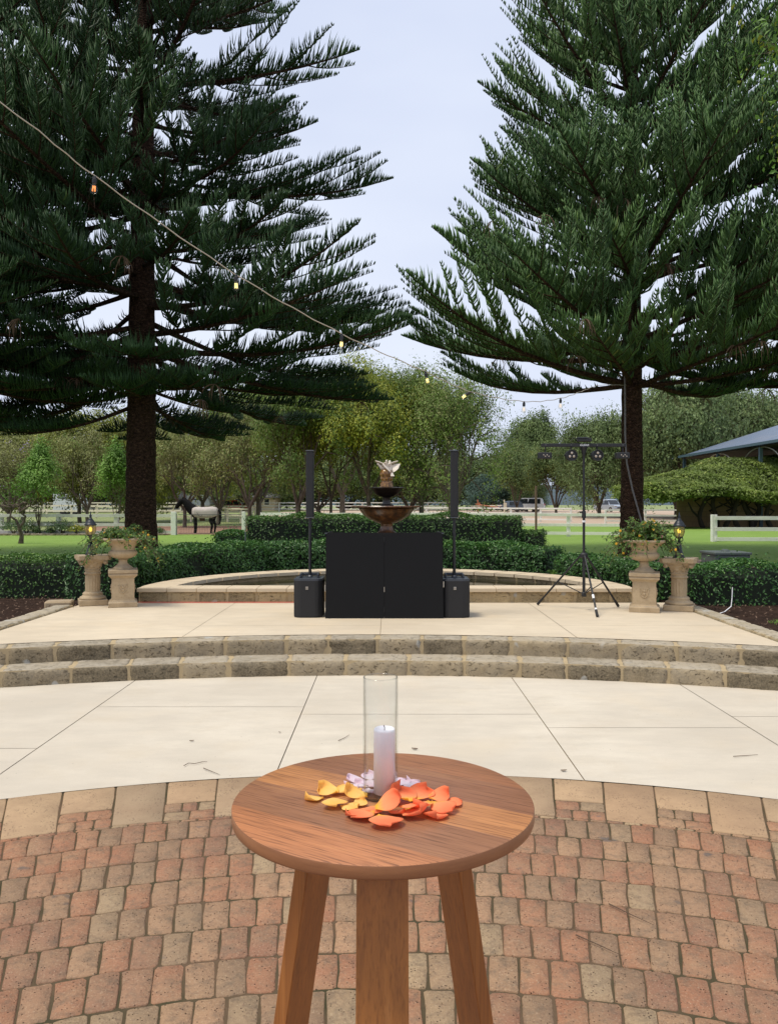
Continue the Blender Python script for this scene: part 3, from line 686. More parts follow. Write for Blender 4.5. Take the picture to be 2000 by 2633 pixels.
for i,(k,cx,cy,sz,hd,hz) in enumerate(PT):
    sz*=1.03
    px=750+cx/3.36; py=1700+cy/3.36; p=G(px,py,TH+hz+.012); r=random.Random(i*7+1)
    mb=MB(); n=10; vs=[];fs=[]
    cup=r.uniform(.14,.34); roll=r.uniform(.0,.9); ax=r.uniform(0,2*PI); asym=r.uniform(-.4,.4)
    for a in range(n+1):
        for b in range(n+1):
            u=(a/n-.5)*2; v=b/n
            wd=max(.10*(1-v),.56*max(0,math.sin(PI*min(1,v**1.45)))**.5)*(1+.05*math.sin(7*v+ax))
            x=u*wd*sz; y=(v-.45)*sz*(1.12-.14*u*u)+ (.04*sz*(1-abs(u))*(-1) if v>.85 else 0)
            e=u*u*.55+(v-.42)**2*1.9
            z=sz*(.62*cup*(1-e)) + roll*sz*.55*max(0,e-.5)**1.2 + asym*.10*sz*u*v
            sg=1 if asym>0 else -1; z+=sz*(.12+.30*roll)*max(0,sg*u*.8+v*.5-.62)**1.4+sz*.12*max(0,abs(u)-.75)*v
            z+=.02*sz*math.sin(4*u+ax)*v + sz*.035*noise.noise(Vector((u*1.5+i,v*2,i)))
            vs.append((x,y,z))
    for a in range(n):
        for b in range(n): q=a*(n+1)+b; fs.append((q,q+n+1,q+n+2,q+1))
    mb.add(vs,fs); o=mb.build('rose_petal',M['p_orange' if k=='o' else 'p_yellow' if k=='y' else 'p_white'],smooth=True)
    E=Euler((r.uniform(-.06,.14)+(.3 if i==21 else 0),r.uniform(-.13,.13),hd)); o.rotation_euler=E
    zs=min((E.to_matrix()@Vector(v)).z for v in vs); o.location=(p.x,p.y,TH+.0008+hz*.75-zs)
    sm=o.modifiers.new('thickness','SOLIDIFY'); sm.thickness=.0006
    tag(o,(nm[k][0]+' '+place[i]),'petal','rose petals on the table')
# ============================================================ fallen debris on the deck
for pts,lab in (([(473,1970),(485,1963),(500,1965),(520,1960),(533,1958)],'thin crooked dark twig lying on the pale deck left of the table'),
                ([(523,1976),(545,1985),(565,1992)],'straight thin twig on the deck just right of the crooked twig'),
                ([(1480,2404),(1540,2430),(1600,2458)],'long brown pine needle twig lying on the bricks right of the table'),
                ([(1565,2325),(1620,2352),(1680,2378)],'fine pale straw lying on the bricks at the right'),
                ([(1885,1946),(1915,1943),(1948,1940)],'fine dark straw on the deck near the right edge'),
                ([(870,1905),(885,1898),(898,1890)],'faint hair thin twig on the deck behind the table')):
    P=[G(x,y,.012)+Vector((0,0,rng.uniform(-.002,.003))) for x,y in pts]
    o=MB().tube(P,[.0024]+[.0019]*(len(P)-2)+[.001],6).build('fallen_twig',M['twig']); tag(o,lab,'twig','twigs and straws on the paving')
for px,py,s,lab in((1066,1928,.022,'small curled dark leaf on the deck behind the table right of the glass'),(1449,1984,.02,'tiny brown leaf near the deck edge right of the table'),(719,1885,.012,'tiny dark leaf on the deck left behind the table'),(493,1907,.016,'dark leaf scrap on the deck far left of the table')):
    p=G(px,py,.006); mb=MB(); vs=[];fs=[]
    for a in range(5):
        for b in range(3):
            u=a/4;v=b-1; vs.append(((u-.5)*s*2,v*s*.5*math.sin(u*PI)+.0001*v,.004+s*.35*abs(v)*.6+s*.5*(u-.5)**2))
    for a in range(4):
        for b in range(2): q=a*3+b; fs.append((q,q+3,q+4,q+1))
    o=mb.add(vs,fs).build('fallen_leaf',M['dryleaf']); o.location=p; o.rotation_euler=(0,0,rng.uniform(-.7,.7)); tag(o,lab,'leaf','fallen leaves on the deck')
# ============================================================ DJ booth, speakers, light stand
SZ=.306
bt=thing('dj_booth','black folding disc jockey booth facade of two tall panels on the stage','booth',(-.055,9.46,SZ))
hw=.697; H=1.01
for s in(-1,1):
    mb=MB(); t=.022
    poly=[(s*.0018,0),(s*hw,0),(s*(hw-.012),H),(s*.0018,H)]
    if s<0: poly=poly[::-1]
    Mx=Matrix(((1,0,0,0),(0,0,-1,0),(0,1,0,0),(0,0,0,1)))
    mb.prism([(x,z) for x,z in poly],-t/2,t/2,M=Mx); mb.build('front_panel',M['booth'],bt)
    MB().box((s*.0005,0,0),(.001,.001,.001))
    mb=MB(); P=[(s*(hw-.004),.016),(s*(hw-.025),.62),(s*(hw-.047),.62),(s*(hw-.026),.016)]
    if s<0: P=P[::-1]
    mb.prism(P,.01,H-.002); mb.build('side_panel',M['booth'],bt)
    # frame edge bars
    MB().box((s*(hw-.008),-.0135,H-.007),(.03,.006,.014)).build('corner_bracket',M['spktop'],bt)
for z in(.93,.34,.10): MB().tube([(0,-.013,z-.03),(0,-.013,z+.03)],.004,8).build('hinge',M['silver'] if z==.34 else M['black'],bt)
MB().box((0,.02,.5),(.05,.008,.98)).build('joint_strip',M['black'],bt)
for s,z in((-1,.36),(-1,.16),(1,.4)): MB().tube([(s*(hw+.002),-.004,z-.035),(s*(hw+.002),-.004,z+.035)],.007,8).build('hinge',M['silver'],bt)
def speaker(x,y,lab):
    t=thing('column_speaker',lab,'speaker',(x,y,SZ),0,'column speakers flanking the booth')
    w,d,h=.340,.44,.435
    prof=[(-w/2,-d/2+.05),(-w/2+.05,-d/2+.012),(-w/4,-d/2),(w/4,-d/2),(w/2-.05,-d/2+.012),(w/2,-d/2+.05),(w/2,d/2-.05),(w/2-.04,d/2),(-w/2+.04,d/2),(-w/2,d/2-.05)]
    mb=MB(); mb.prism(prof,.012,h); mb.prism([(a*.97,b*.97) for a,b in prof],0,.012)
    sub=mb.build('subwoofer',M['grille'],t)
    mb=MB(); mb.prism([(a*1.008,b*1.008) for a,b in prof],h,h+.012); mb.prism([(a*.985,b*.985) for a,b in prof],h+.012,h+.022); mb.build('top_plate',M['spktop'],t)
    hd=MB()
    for s in(-1,1): hd.box((s*.105,.03,h+.046),(.022,.18,.05),bev=.006)
    hd.box((0,.125,h+.055),(.232,.03,.035),bev=.008); hd.build('handle',M['spktop'],t)
    lg=MB(); lg.box((-.01,-d/2-.004,h-.085),(.032,.005,.034),bev=.002); lg.build('badge',M['silver'],sub)
    lt=MB(); z=h-.085; f=-d/2-.0075; X=-.01
    for a,b in(((-.011,.010),(-.011,-.010)),((-.011,.010),(-.003,.010)),((-.011,0),(-.004,0)),((-.011,-.010),(-.003,-.010)),((.001,.010),(.006,-.010)),((.006,-.010),(.011,.010))):
        lt.tube([(X+a[0],f,z+a[1]),(X+b[0],f,z+b[1])],.0014,5)
    lt.tube([(X-.006,f+.002,z+.023),(X,f+.002,z+.030),(X+.006,f+.002,z+.023)],.0016,5,m=0)
    lt.build('badge_letters',M['black'],sub)
    MB().tube([(.003,.03,h+.02),(.003,.03,1.22)],.0185,16).build('pole',M['black'],t)
    MB().lathe([(.035,h+.02),(.035,h+.035),(.02,h+.05)],20,c=(.003,.03,0)).build('pole_collar',M['spktop'],t)
    mb=MB(); mb.box((.003,.03,1.59),(.092,.11,.80),bev=.014); mb.build('array_column',M['grille'],t)
    MB().box((.003,.03,1.995),(.098,.116,.014),bev=.004).build('end_cap',M['spktop'],t)
    MB().box((.003,.03,1.185),(.098,.116,.014),bev=.004).build('end_cap',M['spktop'],t)
speaker(-.963,9.72,'black column speaker with square bass box left of the booth')
speaker(.789,9.70,'black column speaker with square bass box right of the booth')
st=thing('light_stand','black tripod stand with a bar of four stage lights right of the speakers','light stand',(2.48,10.2,SZ))
MB().tube([(0,0,.18),(0,0,.75)],.019,14).build('lower_tube',M['black'],st)
MB().tube([(0,0,.60),(0,0,1.30)],.0165,14).build('middle_tube',M['black'],st)
MB().tube([(0,0,1.20),(-.004,0,2.06)],.0145,14).build('upper_tube',M['black'],st)
MB().lathe([(.012,1.86),(.017,1.95),(.032,2.03),(.05,2.075)],20).build('top_socket',M['black'],st)
kn=MB().box((-.034,0,1.245),(.05,.018,.022),bev=.005).build('clamp_knob',M['black'],st)
MB().lathe([(.024,1.17),(.026,1.19),(.026,1.235),(.024,1.26)],16).build('clamp_collar',M['black'],st)
MB().lathe([(.021,1.115),(.0225,1.12),(.0225,1.135),(.021,1.14)],16).build('silver_ring',M['tape'],st)
MB().lathe([(.03,.66),(.05,.67),(.05,.71),(.028,.73)],16).build('leg_hub',M['black'],st)
MB().lathe([(.028,.17),(.030,.18),(.030,.215),(.02,.23)],16).build('brace_hub',M['black'],st)
feet=[(-.50,.48),(.52,.28),(.0,-.66)]
for i,(fx,fy) in enumerate(feet):
    a=Vector((fx*.07,fy*.07,.69)); b=Vector((fx,fy,.012)); lg=MB().tube([a,b],.0125,12).build('leg',M['black'],st)
    MB().tube([b+(a-b).normalized()*.09,b],[.017,.018],12).build('rubber_foot',M['rubber'],lg)
    mid=a.lerp(b,.52); MB().tube([mid,(0,0,.20)],.0065,8).build('brace',M['black'],lg)
    if i==2:
        for u0,u1 in((.66,.72),(.875,.915)): MB().tube([a.lerp(b,u0),a.lerp(b,u1)],.0150,12).build('tape_band',M['tape'],lg)
bar=MB().box((-.005,0,2.098),(1.075,.05,.042),bev=.004).build('light_bar',M['spktop'],st)
bar.data.materials[0]=M['black']
MB().box((.005,0,2.165),(.17,.10,.045),bev=.006).build('control_box',M['black'],bar)
MB().box((-.02,0,2.192),(.13,.12,.010),bev=.003).build('lid',M['spktop'],bar)
MB().tube([(-.08,-.02,2.16),(-.14,-.02,2.20),(-.165,-.02,2.15),(-.15,-.02,2.12)],.004,6).build('loop_cable',M['darkcable'],bar)
cu=bpy.data.curves.new('bar_lettering','FONT'); cu.body='GigBAR'; cu.size=.036; cu.extrude=.0006; cu.align_x='CENTER'; cu.align_y='CENTER'; cu.shear=.2; cu.offset=.0006
tx=bpy.data.objects.new('bar_lettering',cu); C.objects.link(tx); tx.parent=bar; tx.location=(.0,-.0265,2.098); tx.rotation_euler=(PI/2,0,0); cu.materials.append(M['tape'])
bpy.context.view_layer.update(); lm=bpy.data.meshes.new_from_object(tx); lo=bpy.data.objects.new('lettering',lm); C.objects.link(lo); lo.parent=bar; lo.location=tx.location; lo.rotation_euler=tx.rotation_euler; bpy.data.objects.remove(tx)
for x in(-.49,-.17,.165,.49): MB().lathe([(.003,-.0006),(.0035,0)],8,c=(x,-.026,2.10),M=Matrix.Rotation(PI/2,4,'X')).build('screw',M['silver'],bar)
R90=Matrix.Rotation(PI/2,4,'X')
for x in(-.165,.165):
    f=MB().lathe([(.066,-.07),(.068,.045),(.072,.05),(.072,.062),(.060,.062),(.056,.048)],32,c=(x,0,1.968),M=R90).build('par_light',M['black'],bar)
    MB().tube([(x-.083,0,1.968),(x-.07,0,1.968)],.012,10).build('tilt_knob',M['black'],f); MB().tube([(x+.07,0,1.968),(x+.083,0,1.968)],.012,10).build('tilt_knob',M['black'],f)
    MB().tube([(x,0,2.035),(x,0,2.08)],.009,8).build('yoke_stem',M['black'],f)
    for k in range(3):
        a=PI/2+k*2*PI/3; MB().ball((x+.029*math.cos(a),-.056,1.968+.029*math.sin(a)),(.017,.012,.017),12).build('lens',M['lens'],f)
for x in(-.50,.485):
    f=MB().box((x,0,1.965),(.165,.12,.078),bev=.008).build('effect_light',M['black'],bar)
    MB().tube([(x+.01,0,2.0),(x+.01,0,2.08)],.008,8).build('yoke_stem',M['black'],f)
    for k in range(4): MB().ball((x-.035+.022*k+.012,-.060,1.972-(k%2)*.018),(.009,.004,.009),8).build('lens',M['lens'],f)
# red cable at the pool wall foot
o=MB().tube([(-3.42,10.93,.315),(-2.6,10.915,.315),(-1.8,10.92,.315),(-1.0,10.93,.315),(-.7,10.5,.315)],.0055,8).build('red_cable',M['redcable']); tag(o,'thin red cable along the foot of the pool wall','cable')
# ============================================================ fountain
fo=thing('tiered_fountain','brown glazed two bowl fountain with white doves on top standing in the pool','fountain',(-.036*12.2/12.2,12.2,.2))
n=48
MB().lathe([(.36,0),(.36,.62),(.30,.68),(.22,.80),(.18,.93),(.152,1.0),(.148,1.02),(.12,1.04)],n).build('plinth',M['glaze'],fo,angle=50)
MB().lathe([(.135,1.015),(.115,1.04),(.098,1.08),(.092,1.12),(.098,1.155),(.11,1.18)],n).build('lower_stem',M['glaze'],fo,smooth=True)
mb=MB(); mb.lathe([(.10,1.155),(.16,1.175),(.25,1.215),(.34,1.275),(.395,1.34),(.42,1.385),(.48,1.40),(.53,1.405),(.54,1.415),(.53,1.428),(.45,1.41),(.38,1.35),(.2,1.27),(.02,1.25)],64); 
b=mb.build('lower_bowl',M['glaze'],fo,angle=60); b.location=(0,0,0)
MB().lathe([(.02,1.385),(.46,1.385)],48).build('bowl_water',M['water'],b)
MB().lathe([(.03,1.37),(.105,1.40),(.105,1.44),(.09,1.45),(.065,1.455),(.060,1.50),(.065,1.57),(.09,1.60)],40).build('upper_stem',M['glazedark'],fo,angle=50)
MB().lathe([(.05,1.555),(.12,1.575),(.19,1.62),(.225,1.665),(.24,1.685),(.275,1.692),(.278,1.705),(.26,1.71),(.20,1.69),(.02,1.67)],56).build('upper_bowl',M['glazedark'],fo,angle=60)
MB().lathe([(.095,1.68),(.10,1.705),(.104,1.72),(.096,1.74),(.098,1.765),(.090,1.785),(.082,1.80),(.092,1.82),(.097,1.85),(.090,1.875),(.10,1.89),(.098,1.94),(.08,1.975),(.05,1.99)],40,fn=lambda a,z:1+.03*math.sin(8*a)*(z>1.87)).build('carved_barrel',M['goldglaze'],fo,smooth=True)
def dove(heading,tilt,off,spread):
    mb=MB(); T=Matrix.Translation(off)@Matrix.Rotation(heading,4,'Z')@Matrix.Rotation(tilt,4,'X')
    # body along +y
    prof=[(-.105,.004,0),(-.06,.020,-.004),(-.02,.034,-.002),(.02,.038,.004),(.05,.030,.018),(.072,.020,.036),(.088,.020,.052),(.102,.016,.056),(.116,.003,.054)]
    vs=[];fs=[];k=12
    for y,r,z in prof:
        for i in range(k): a=2*PI*i/k; vs.append(T@Vector((r*math.cos(a),y,z+r*math.sin(a))))
    for j in range(len(prof)-1):
        for i in range(k): i2=(i+1)%k; fs.append((j*k+i,j*k+i2,(j+1)*k+i2,(j+1)*k+i))
    mb.add(vs,fs)
    for s in(-1,1):
        vs=[];fs=[];N=6
        for i in range(N+1):
            u=i/N; chord=.125*(1-u**2.6)+.008; x=s*(.02+.15*u*spread); z=.02+.085*u-.02*u*u; y0=.035+.02*u-.02*u*u*2
            for q,(cy,cz) in enumerate(((0,0),(-.5,.010*(1-u)),(-1,-.006))): 
                vs.append(T@Vector((x,y0+cy*chord,z+cz+.004))); vs.append(T@Vector((x+s*.002,y0+cy*chord,z+cz-.005)))
        m=6
        for i in range(N):
            a=i*m
            for t0,t1 in((0,2),(2,4),(5,3),(3,1),(4,5),(1,0)): fs.append((a+t0,a+t1,a+m+t1,a+m+t0))
        fs.append(tuple(N*m+q for q in(0,2,4,5,3,1)))
        mb.add(vs,fs)
    vs=[T@Vector(v) for v in((-.012,-.09,.006),(.012,-.09,.006),(.032,-.16,-.002),(-.032,-.16,-.002),(-.012,-.09,-.006),(.012,-.09,-.006),(.032,-.16,-.010),(-.032,-.16,-.010))]
    mb.add(vs,[(0,1,2,3),(7,6,5,4),(0,4,5,1),(1,5,6,2),(2,6,7,3),(3,7,4,0)])
    return mb
dove(PI,.25,(0,-.02,2.03),1.0).build('stone_dove',M['dove'],fo,angle=60)
dove(1.75,.12,(-.045,.02,2.00),.75).build('stone_dove',M['dove'],fo,angle=60)
dove(.35,.85,(.055,.0,2.00),.8).build('stone_dove',M['dove'],fo,angle=60)
# ============================================================ columns, lanterns, urns
def column(x,y,rz,lab):
    t=thing('fluted_column',lab,'column',(x,y,SZ),rz,'fluted stone columns')
    mb=MB(); mb.box((0,0,.036),(.36,.36,.072),bev=.006); mb.build('base_slab',M['caststone'],t)
    MB().lathe([(.165,.07),(.172,.085),(.165,.105),(.135,.118),(.125,.135),(.132,.15),(.118,.165),(.105,.175)],40).build('base_moulding',M['caststone'],t,smooth=True)
    prof=[(.094+.004*math.sin(u*PI),.17+.245*u) for u in[i/6 for i in range(7)]]
    MB().lathe(prof,96,fn=lambda a,z:1-.085*max(0,math.cos(16*a))**.7 if .185<z<.40 else 1).build('fluted_shaft',M['caststone'],t,angle=70)
    MB().lathe([(.098,.40),(.108,.41),(.110,.425),(.098,.435),(.096,.45),(.106,.458),(.106,.468),(.096,.475)],40).build('neck_ring',M['caststone'],t,smooth=True)
    mb=MB(); vs=[];fs=[]; N=48; L=8
    for j in range(L+1):
        u=j/L; r=.098+.085*u**1.8; z=.47+.145*u
        for i in range(N):
            a=2*PI*i/N; sq=1/max(abs(math.cos(a)),abs(math.sin(a)))
            k=1+(sq-1)*u*.9; leaf=1+.07*math.sin(8*a+(PI if j%4>1 else 0))*math.sin(u*PI*2)**2*1.5+.03*noise.noise(Vector((a*4,u*9,x)))
            vs.append((r*k*leaf*math.cos(a),r*k*leaf*math.sin(a),z))
    for j in range(L):
        for i in range(N): i2=(i+1)%N; fs.append((j*N+i,j*N+i2,(j+1)*N+i2,(j+1)*N+i))
    mb.add(vs,fs); mb.build('leaf_capital',M['caststone'],t)
    for k in range(4):
        a=PI/4+k*PI/2; c=Vector((.215*math.cos(a),.215*math.sin(a),.572)); Mr=Matrix.Rotation(a+PI/2,4,'Z')@R90
        MB().lathe([(.012,-.02),(.030,-.016),(.034,0),(.030,.016),(.012,.02)],14,c=c,M=Mr).build('volute',M['caststone'],t,smooth=True)
    S=.212; pl=[]
    for k in range(4):
        a=PI/4+k*PI/2; c=Vector((S*1.35*math.cos(a),S*1.35*math.sin(a))); tg=Vector((-math.sin(a),math.cos(a)))*.028
        pl.append(c-tg); pl.append(c+tg); a2=a+PI/4; pl.append(Vector((S*.80*math.cos(a2),S*.80*math.sin(a2))))
    mb=MB(); mb.prism([tuple(p) for p in pl],.612,.662); mb.prism([tuple(p*.95) for p in pl],.600,.612); mb.build('top_slab',M['caststone'],t)
    return t
column(-3.985,10.78,.42,'fluted stone column with a lantern on top left of the left urn')
column(3.70,10.22,-.42,'fluted stone column with a lantern on top right of the right urn')
def lantern(x,y,z,lab):
    t=thing('garden_lantern',lab,'lantern',(x,y,z),0,'black garden lanterns')
    MB().lathe([(.068,0),(.070,.008),(.060,.018),(.062,.026),(.052,.034),(.046,.06),(.036,.11),(.028,.155),(.026,.17),(.034,.176),(.034,.184),(.022,.19)],32).build('stand',M['lampmetal'],t,angle=50)
    nk=MB(); nk.lathe([(.014,.185),(.011,.20),(.018,.215),(.012,.23),(.022,.245),(.04,.262)],24)
    nk.build('neck',M['lampmetal'],t,smooth=True)
    sc=MB()
    for k in range(4):
        a=k*PI/2+.4; P=[]
        for i in range(9):
            u=i/8; r=.016+.042*math.sin(u*PI*.8)+.008*u; P.append((r*math.cos(a),r*math.sin(a),.196+.062*u))
        sc.tube(P,.0042,6)
    sc.build('scroll_arms',M['lampmetal'],t)
    gp=[(.040,.262),(.052,.28),(.064,.31),(.070,.345),(.068,.375),(.060,.402)]
    MB().lathe(gp,32,cap=False).build('glass_globe',M['lampglass'],t,smooth=True)
    for k in range(6):
        a=k*PI/3+.2; MB().tube([((r+.001)*math.cos(a),(r+.001)*math.sin(a),zz) for r,zz in gp],.0022,6).build('glazing_bar',M['lampmetal'],t)
    MB().lathe([(.036,.255),(.046,.26),(.046,.268),(.036,.27)],24).build('glass_seat',M['lampmetal'],t)
    MB().lathe([(.066,.396),(.080,.400),(.080,.412),(.068,.418),(.060,.440),(.045,.462),(.030,.478),(.030,.486),(.018,.494),(.014,.52),(.018,.53),(.009,.545),(.006,.575),(.001,.59)],32).build('cap',M['lampmetal'],t,angle=55)
    b=MB().ball((0,0,.345),(.022,.022,.034),16).build('bulb',M['lampbulb'],t,smooth=True)
    MB().lathe([(.013,.27),(.013,.315)],12).build('bulb_socket',M['dove'],b)
lantern(-4.015,10.78,SZ+.663,'lit black lantern with amber glow on the left fluted column beside the ivy')
lantern(3.70,10.22,SZ+.663,'lit black lantern on the right fluted column near the green steel box')
def pedestal_urn(x,y,rz,labp,labu):
    t=thing('stone_pedestal',labp,'pedestal',(x,y,SZ),rz,'square stone pedestals')
    def sq(mb,prof):
        for (w0,z0),(w1,z1) in zip(prof[:-1],prof[1:]):
            vs=[(a*w,b*w,z) for w,z in((w0,z0),(w1,z1)) for a,b in((-1,-1),(1,-1),(1,1),(-1,1))]
            mb.add(vs,[(i,(i+1)%4,4+(i+1)%4,4+i) for i in range(4)])
        w,z=prof[-1]; mb.add([(-w,-w,z),(w,-w,z),(w,w,z),(-w,w,z)],[(0,1,2,3)]); return mb
    sq(MB(),[(.180,0),(.182,.055),(.172,.068),(.155,.078),(.148,.090),(.146,.095)]).build('base',M['caststone'],t)
    d=sq(MB(),[(.143,.090),(.141,.385)]).build('shaft',M['caststone'],t)
    sq(MB(),[(.148,.375),(.150,.385),(.165,.398),(.180,.410),(.182,.430),(.170,.438),(.170,.442),(.184,.446),(.184,.485),(.176,.490)]).build('capital',M['caststone'],t)
    for fc in range(4):
        orn=MB(); T=Matrix.Rotation(fc*PI/2,4,'Z')
        def P(a,b): return T@Vector((a,-.1435,b))
        for s in(-1,1):
            orn.tube([P(s*.062,.285),P(s*.048,.268),P(s*.055,.252),P(s*.040,.235),P(s*.046,.215),P(s*.030,.195),P(s*.012,.182),P(0,.172)],[.005,.008,.006,.008,.007,.008,.007,.004],7)
            orn.tube([P(s*.062,.285),P(s*.040,.29),P(s*.026,.275),P(s*.030,.26),P(s*.020,.25)],.005,7)
        orn.ball(P(0,.262),(.014,.014,.018),10); orn.ball(P(0,.285),.010,8); orn.ball(P(0,.225),(.018,.012,.022),10)
        orn.build('carved_garland',M['caststone'],d,smooth=True)
    u=thing('stone_urn',labu,'urn',(x,y,SZ+.491),rz,'stone urns')
    MB().lathe([(.128,0),(.130,.012),(.118,.022),(.095,.042),(.070,.062),(.056,.085),(.054,.11),(.062,.122),(.070,.126),(.060,.132),(.060,.14)],40).build('foot',M['caststone'],u,angle=50)
    MB().lathe([(.06,.132),(.11,.145),(.155,.168),(.178,.198),(.180,.222),(.168,.240),(.158,.248)],64,fn=lambda a,z:1+.030*math.sin(20*a)*(.145<z<.238)).build('gadrooned_bowl',M['caststone'],u,smooth=True)
    MB().lathe([(.155,.246),(.150,.262),(.155,.29),(.175,.325),(.215,.358),(.250,.372),(.262,.380),(.264,.398),(.252,.408),(.235,.404),(.20,.385),(.12,.375),(.02,.375)],64).build('flared_rim',M['caststone'],u,angle=55)
    MB().lathe([(.02,.388),(.19,.383)],24).build('potting_soil',M['soil'],u)
    return u
pedestal_urn(-3.525,10.62,.32,'square stone pedestal with carved garland under the left planted urn','flared stone urn holding ivy on the left pedestal')
pedestal_urn(3.225,10.12,-.32,'square stone pedestal with carved garland under the right planted urn','flared stone urn holding flowering shrub on the right pedestal')
# ============================================================ string lights
sl=thing('string_lights','pale cable of hanging filament bulbs sloping from upper left to the right pine','string lights',(0,0,0))
BD=[(244,452,6.9),(607,705,7.5),(879,858,8.2),(1093,955,9.0),(1211,1007,9.8),(1347,1032,10.7),(1441,1024,11.6)]
BP=[W(*b) for b in BD]
ctrl=[Vector((-7.4,5.0,8.2)),Vector((-4.9,5.9,6.0)),W(0,262,6.35)]+BP+[W(1500,1004,14.2),W(1545,990,18.3),Vector((7.55,25.5,5.45))]
def catmull(P,k=10):
    out=[]
    for i in range(len(P)-1):
        p0=P[max(i-1,0)];p1=P[i];p2=P[i+1];p3=P[min(i+2,len(P)-1)]
        for j in range(k):
            t=j/k; out.append(.5*((2*p1)+(p2-p0)*t+(2*p0-5*p1+4*p2-p3)*t*t+(3*p1-p0-3*p2+p3)*t**3))
    out.append(P[-1]); return out
cb=[p+Vector((0,0,.006*math.sin(i*1.7))) for i,p in enumerate(catmull(ctrl))]
MB().tube(cb,.0050,6).build('cable',M['cable'],sl)
tilts=[(.10,.05),(0,.02),(.05,0),(-.25,.1),(1.0,.3),(.02,0),(.02,0)]
for i,(p,(ty,tx_)) in enumerate(zip(BP,tilts)):
    Mt=Matrix.Rotation(ty,4,'Y')@Matrix.Rotation(tx_,4,'X')
    b=bpy.data.objects.new('bulb',None); 
    bl=MB().lathe([(.013,-.062),(.017,-.075),(.026,-.095),(.031,-.115),(.031,-.128),(.025,-.143),(.012,-.152),(.001,-.154)],24,cap=False)
    ob=bl.build('bulb',M['bulbglass'],sl,smooth=True); ob.location=p; ob.rotation_euler=Mt.to_euler()
    MB().lathe([(.006,.004),(.012,-.004),(.015,-.02),(.019,-.024),(.019,-.060),(.014,-.066)],20).build('socket',M['black'],ob)
    fm=M['fil_o'] if i==0 else M['fil_w'] if i>=5 else M['fil_y']
    f=MB()
    for k in range(6):
        a=k*PI/3; a2=a+.5; f.tube([(.011*math.cos(a),.011*math.sin(a),-.082),(.014*math.cos(a2),.014*math.sin(a2),-.128)],.0023,5)
    f.build('filament',fm,ob)
# ============================================================ small garden things
o=MB().tube([W(631,1368,14.1),W(631,1468,14.1)],.012,8).build('garden_stake',M['greenbox']); tag(o,'thin dark green stake standing at the left end of the tall hedge','stake')
g=thing('garden_light','small yellow topped garden light on a dark stake right of the left urn','garden light',tuple(W(374,1412,12.3)-Vector((0,0,.7))))
MB().tube([(0,0,-.1),(0,0,.68)],.012,8).build('stake',M['black'],g); MB().ball((0,0,.71),(.035,.035,.03),12).build('lamp_head',M['petalyel'],g)
o=MB().tube([(4.08,9.9,.30),(4.20,10.02,.31),(4.32,10.12,.36),(4.34,10.14,.46),(4.35,10.15,.60)],.006,8).build('irrigation_pipe',M['tape']); tag(o,'thin white irrigation pipe rising from the soil by the right hedge','pipe')
bx=thing('steel_service_box','grey green steel service box behind the right hedge on the lawn','service box',tuple(Vector((6.86,16.0,0))))
MB().box((0,.35,.33),(.70,.72,.62),bev=.01).build('box_body',M['greenbox'],bx)
MB().box((0,.35,.665),(.75,.78,.05),bev=.01).build('lid',M['greenbox'],bx)
MB().lathe([(.09,.69),(.08,.72),(.03,.74)],16,c=(.0,.35,0)).build('vent_cap',M['greenbox'],bx)
MB().box((-.02,-.013,.56),(.50,.008,.03)).build('lid_slot',M['black'],bx)
# ============================================================ foliage builders
def norm(a): return a/np.maximum(np.linalg.norm(a,axis=-1,keepdims=True),1e-9)
def prisms(P0,P1,P2,w):
    """three sided tapering needles ropes P0-P1-P2"""
    N=len(P0); D=norm(P2-P0); up=np.tile([0,0,1.],(N,1)); u=np.cross(D,up+nrng.normal(0,.3,(N,3))); u=norm(u); v=np.cross(D,u)
    V=np.empty((N,7,3)); 
    for k in range(3):
        a=2*PI*k/3; o=np.cos(a)*u+np.sin(a)*v
        V[:,k]=P0+o*w[:,None]*.8; V[:,3+k]=P1+o*w[:,None]
    V[:,6]=P2
    f=[]
    for k in range(3):
        k2=(k+1)%3; f.append([k,k2,3+k2,3+k])
    q=np.array(f).ravel(); t=np.array([[3,4,6],[4,5,6],[5,3,6]]).ravel()
    idx=(np.arange(N)[:,None]*7+np.concatenate([q,t])[None]).ravel(); cn=np.tile([4,4,4,3,3,3],N)
    return V.reshape(-1,3),cn,idx
def leaves(P,Nn,L,Wd,droop=0):
    """folded leaf blades at P, blade normal ~Nn"""
    N=len(P); Nn=norm(Nn); r=nrng.normal(0,1,(N,3)); D=norm(np.cross(Nn,r)); D[:,2]-=droop; D=norm(D); S=norm(np.cross(D,Nn))
    V=np.empty((N,4,3)); L=L[:,None];Wd=Wd[:,None]
    V[:,0]=P-D*L*.5; V[:,1]=P+S*Wd*.5+Nn*Wd*.18; V[:,2]=P+D*L*.5-Nn*L*.08; V[:,3]=P-S*Wd*.5+Nn*Wd*.18
    idx=(np.arange(N)[:,None]*4+np.array([0,1,2,0,2,3])[None]).ravel(); return V.reshape(-1,3),np.full(2*N,3),idx
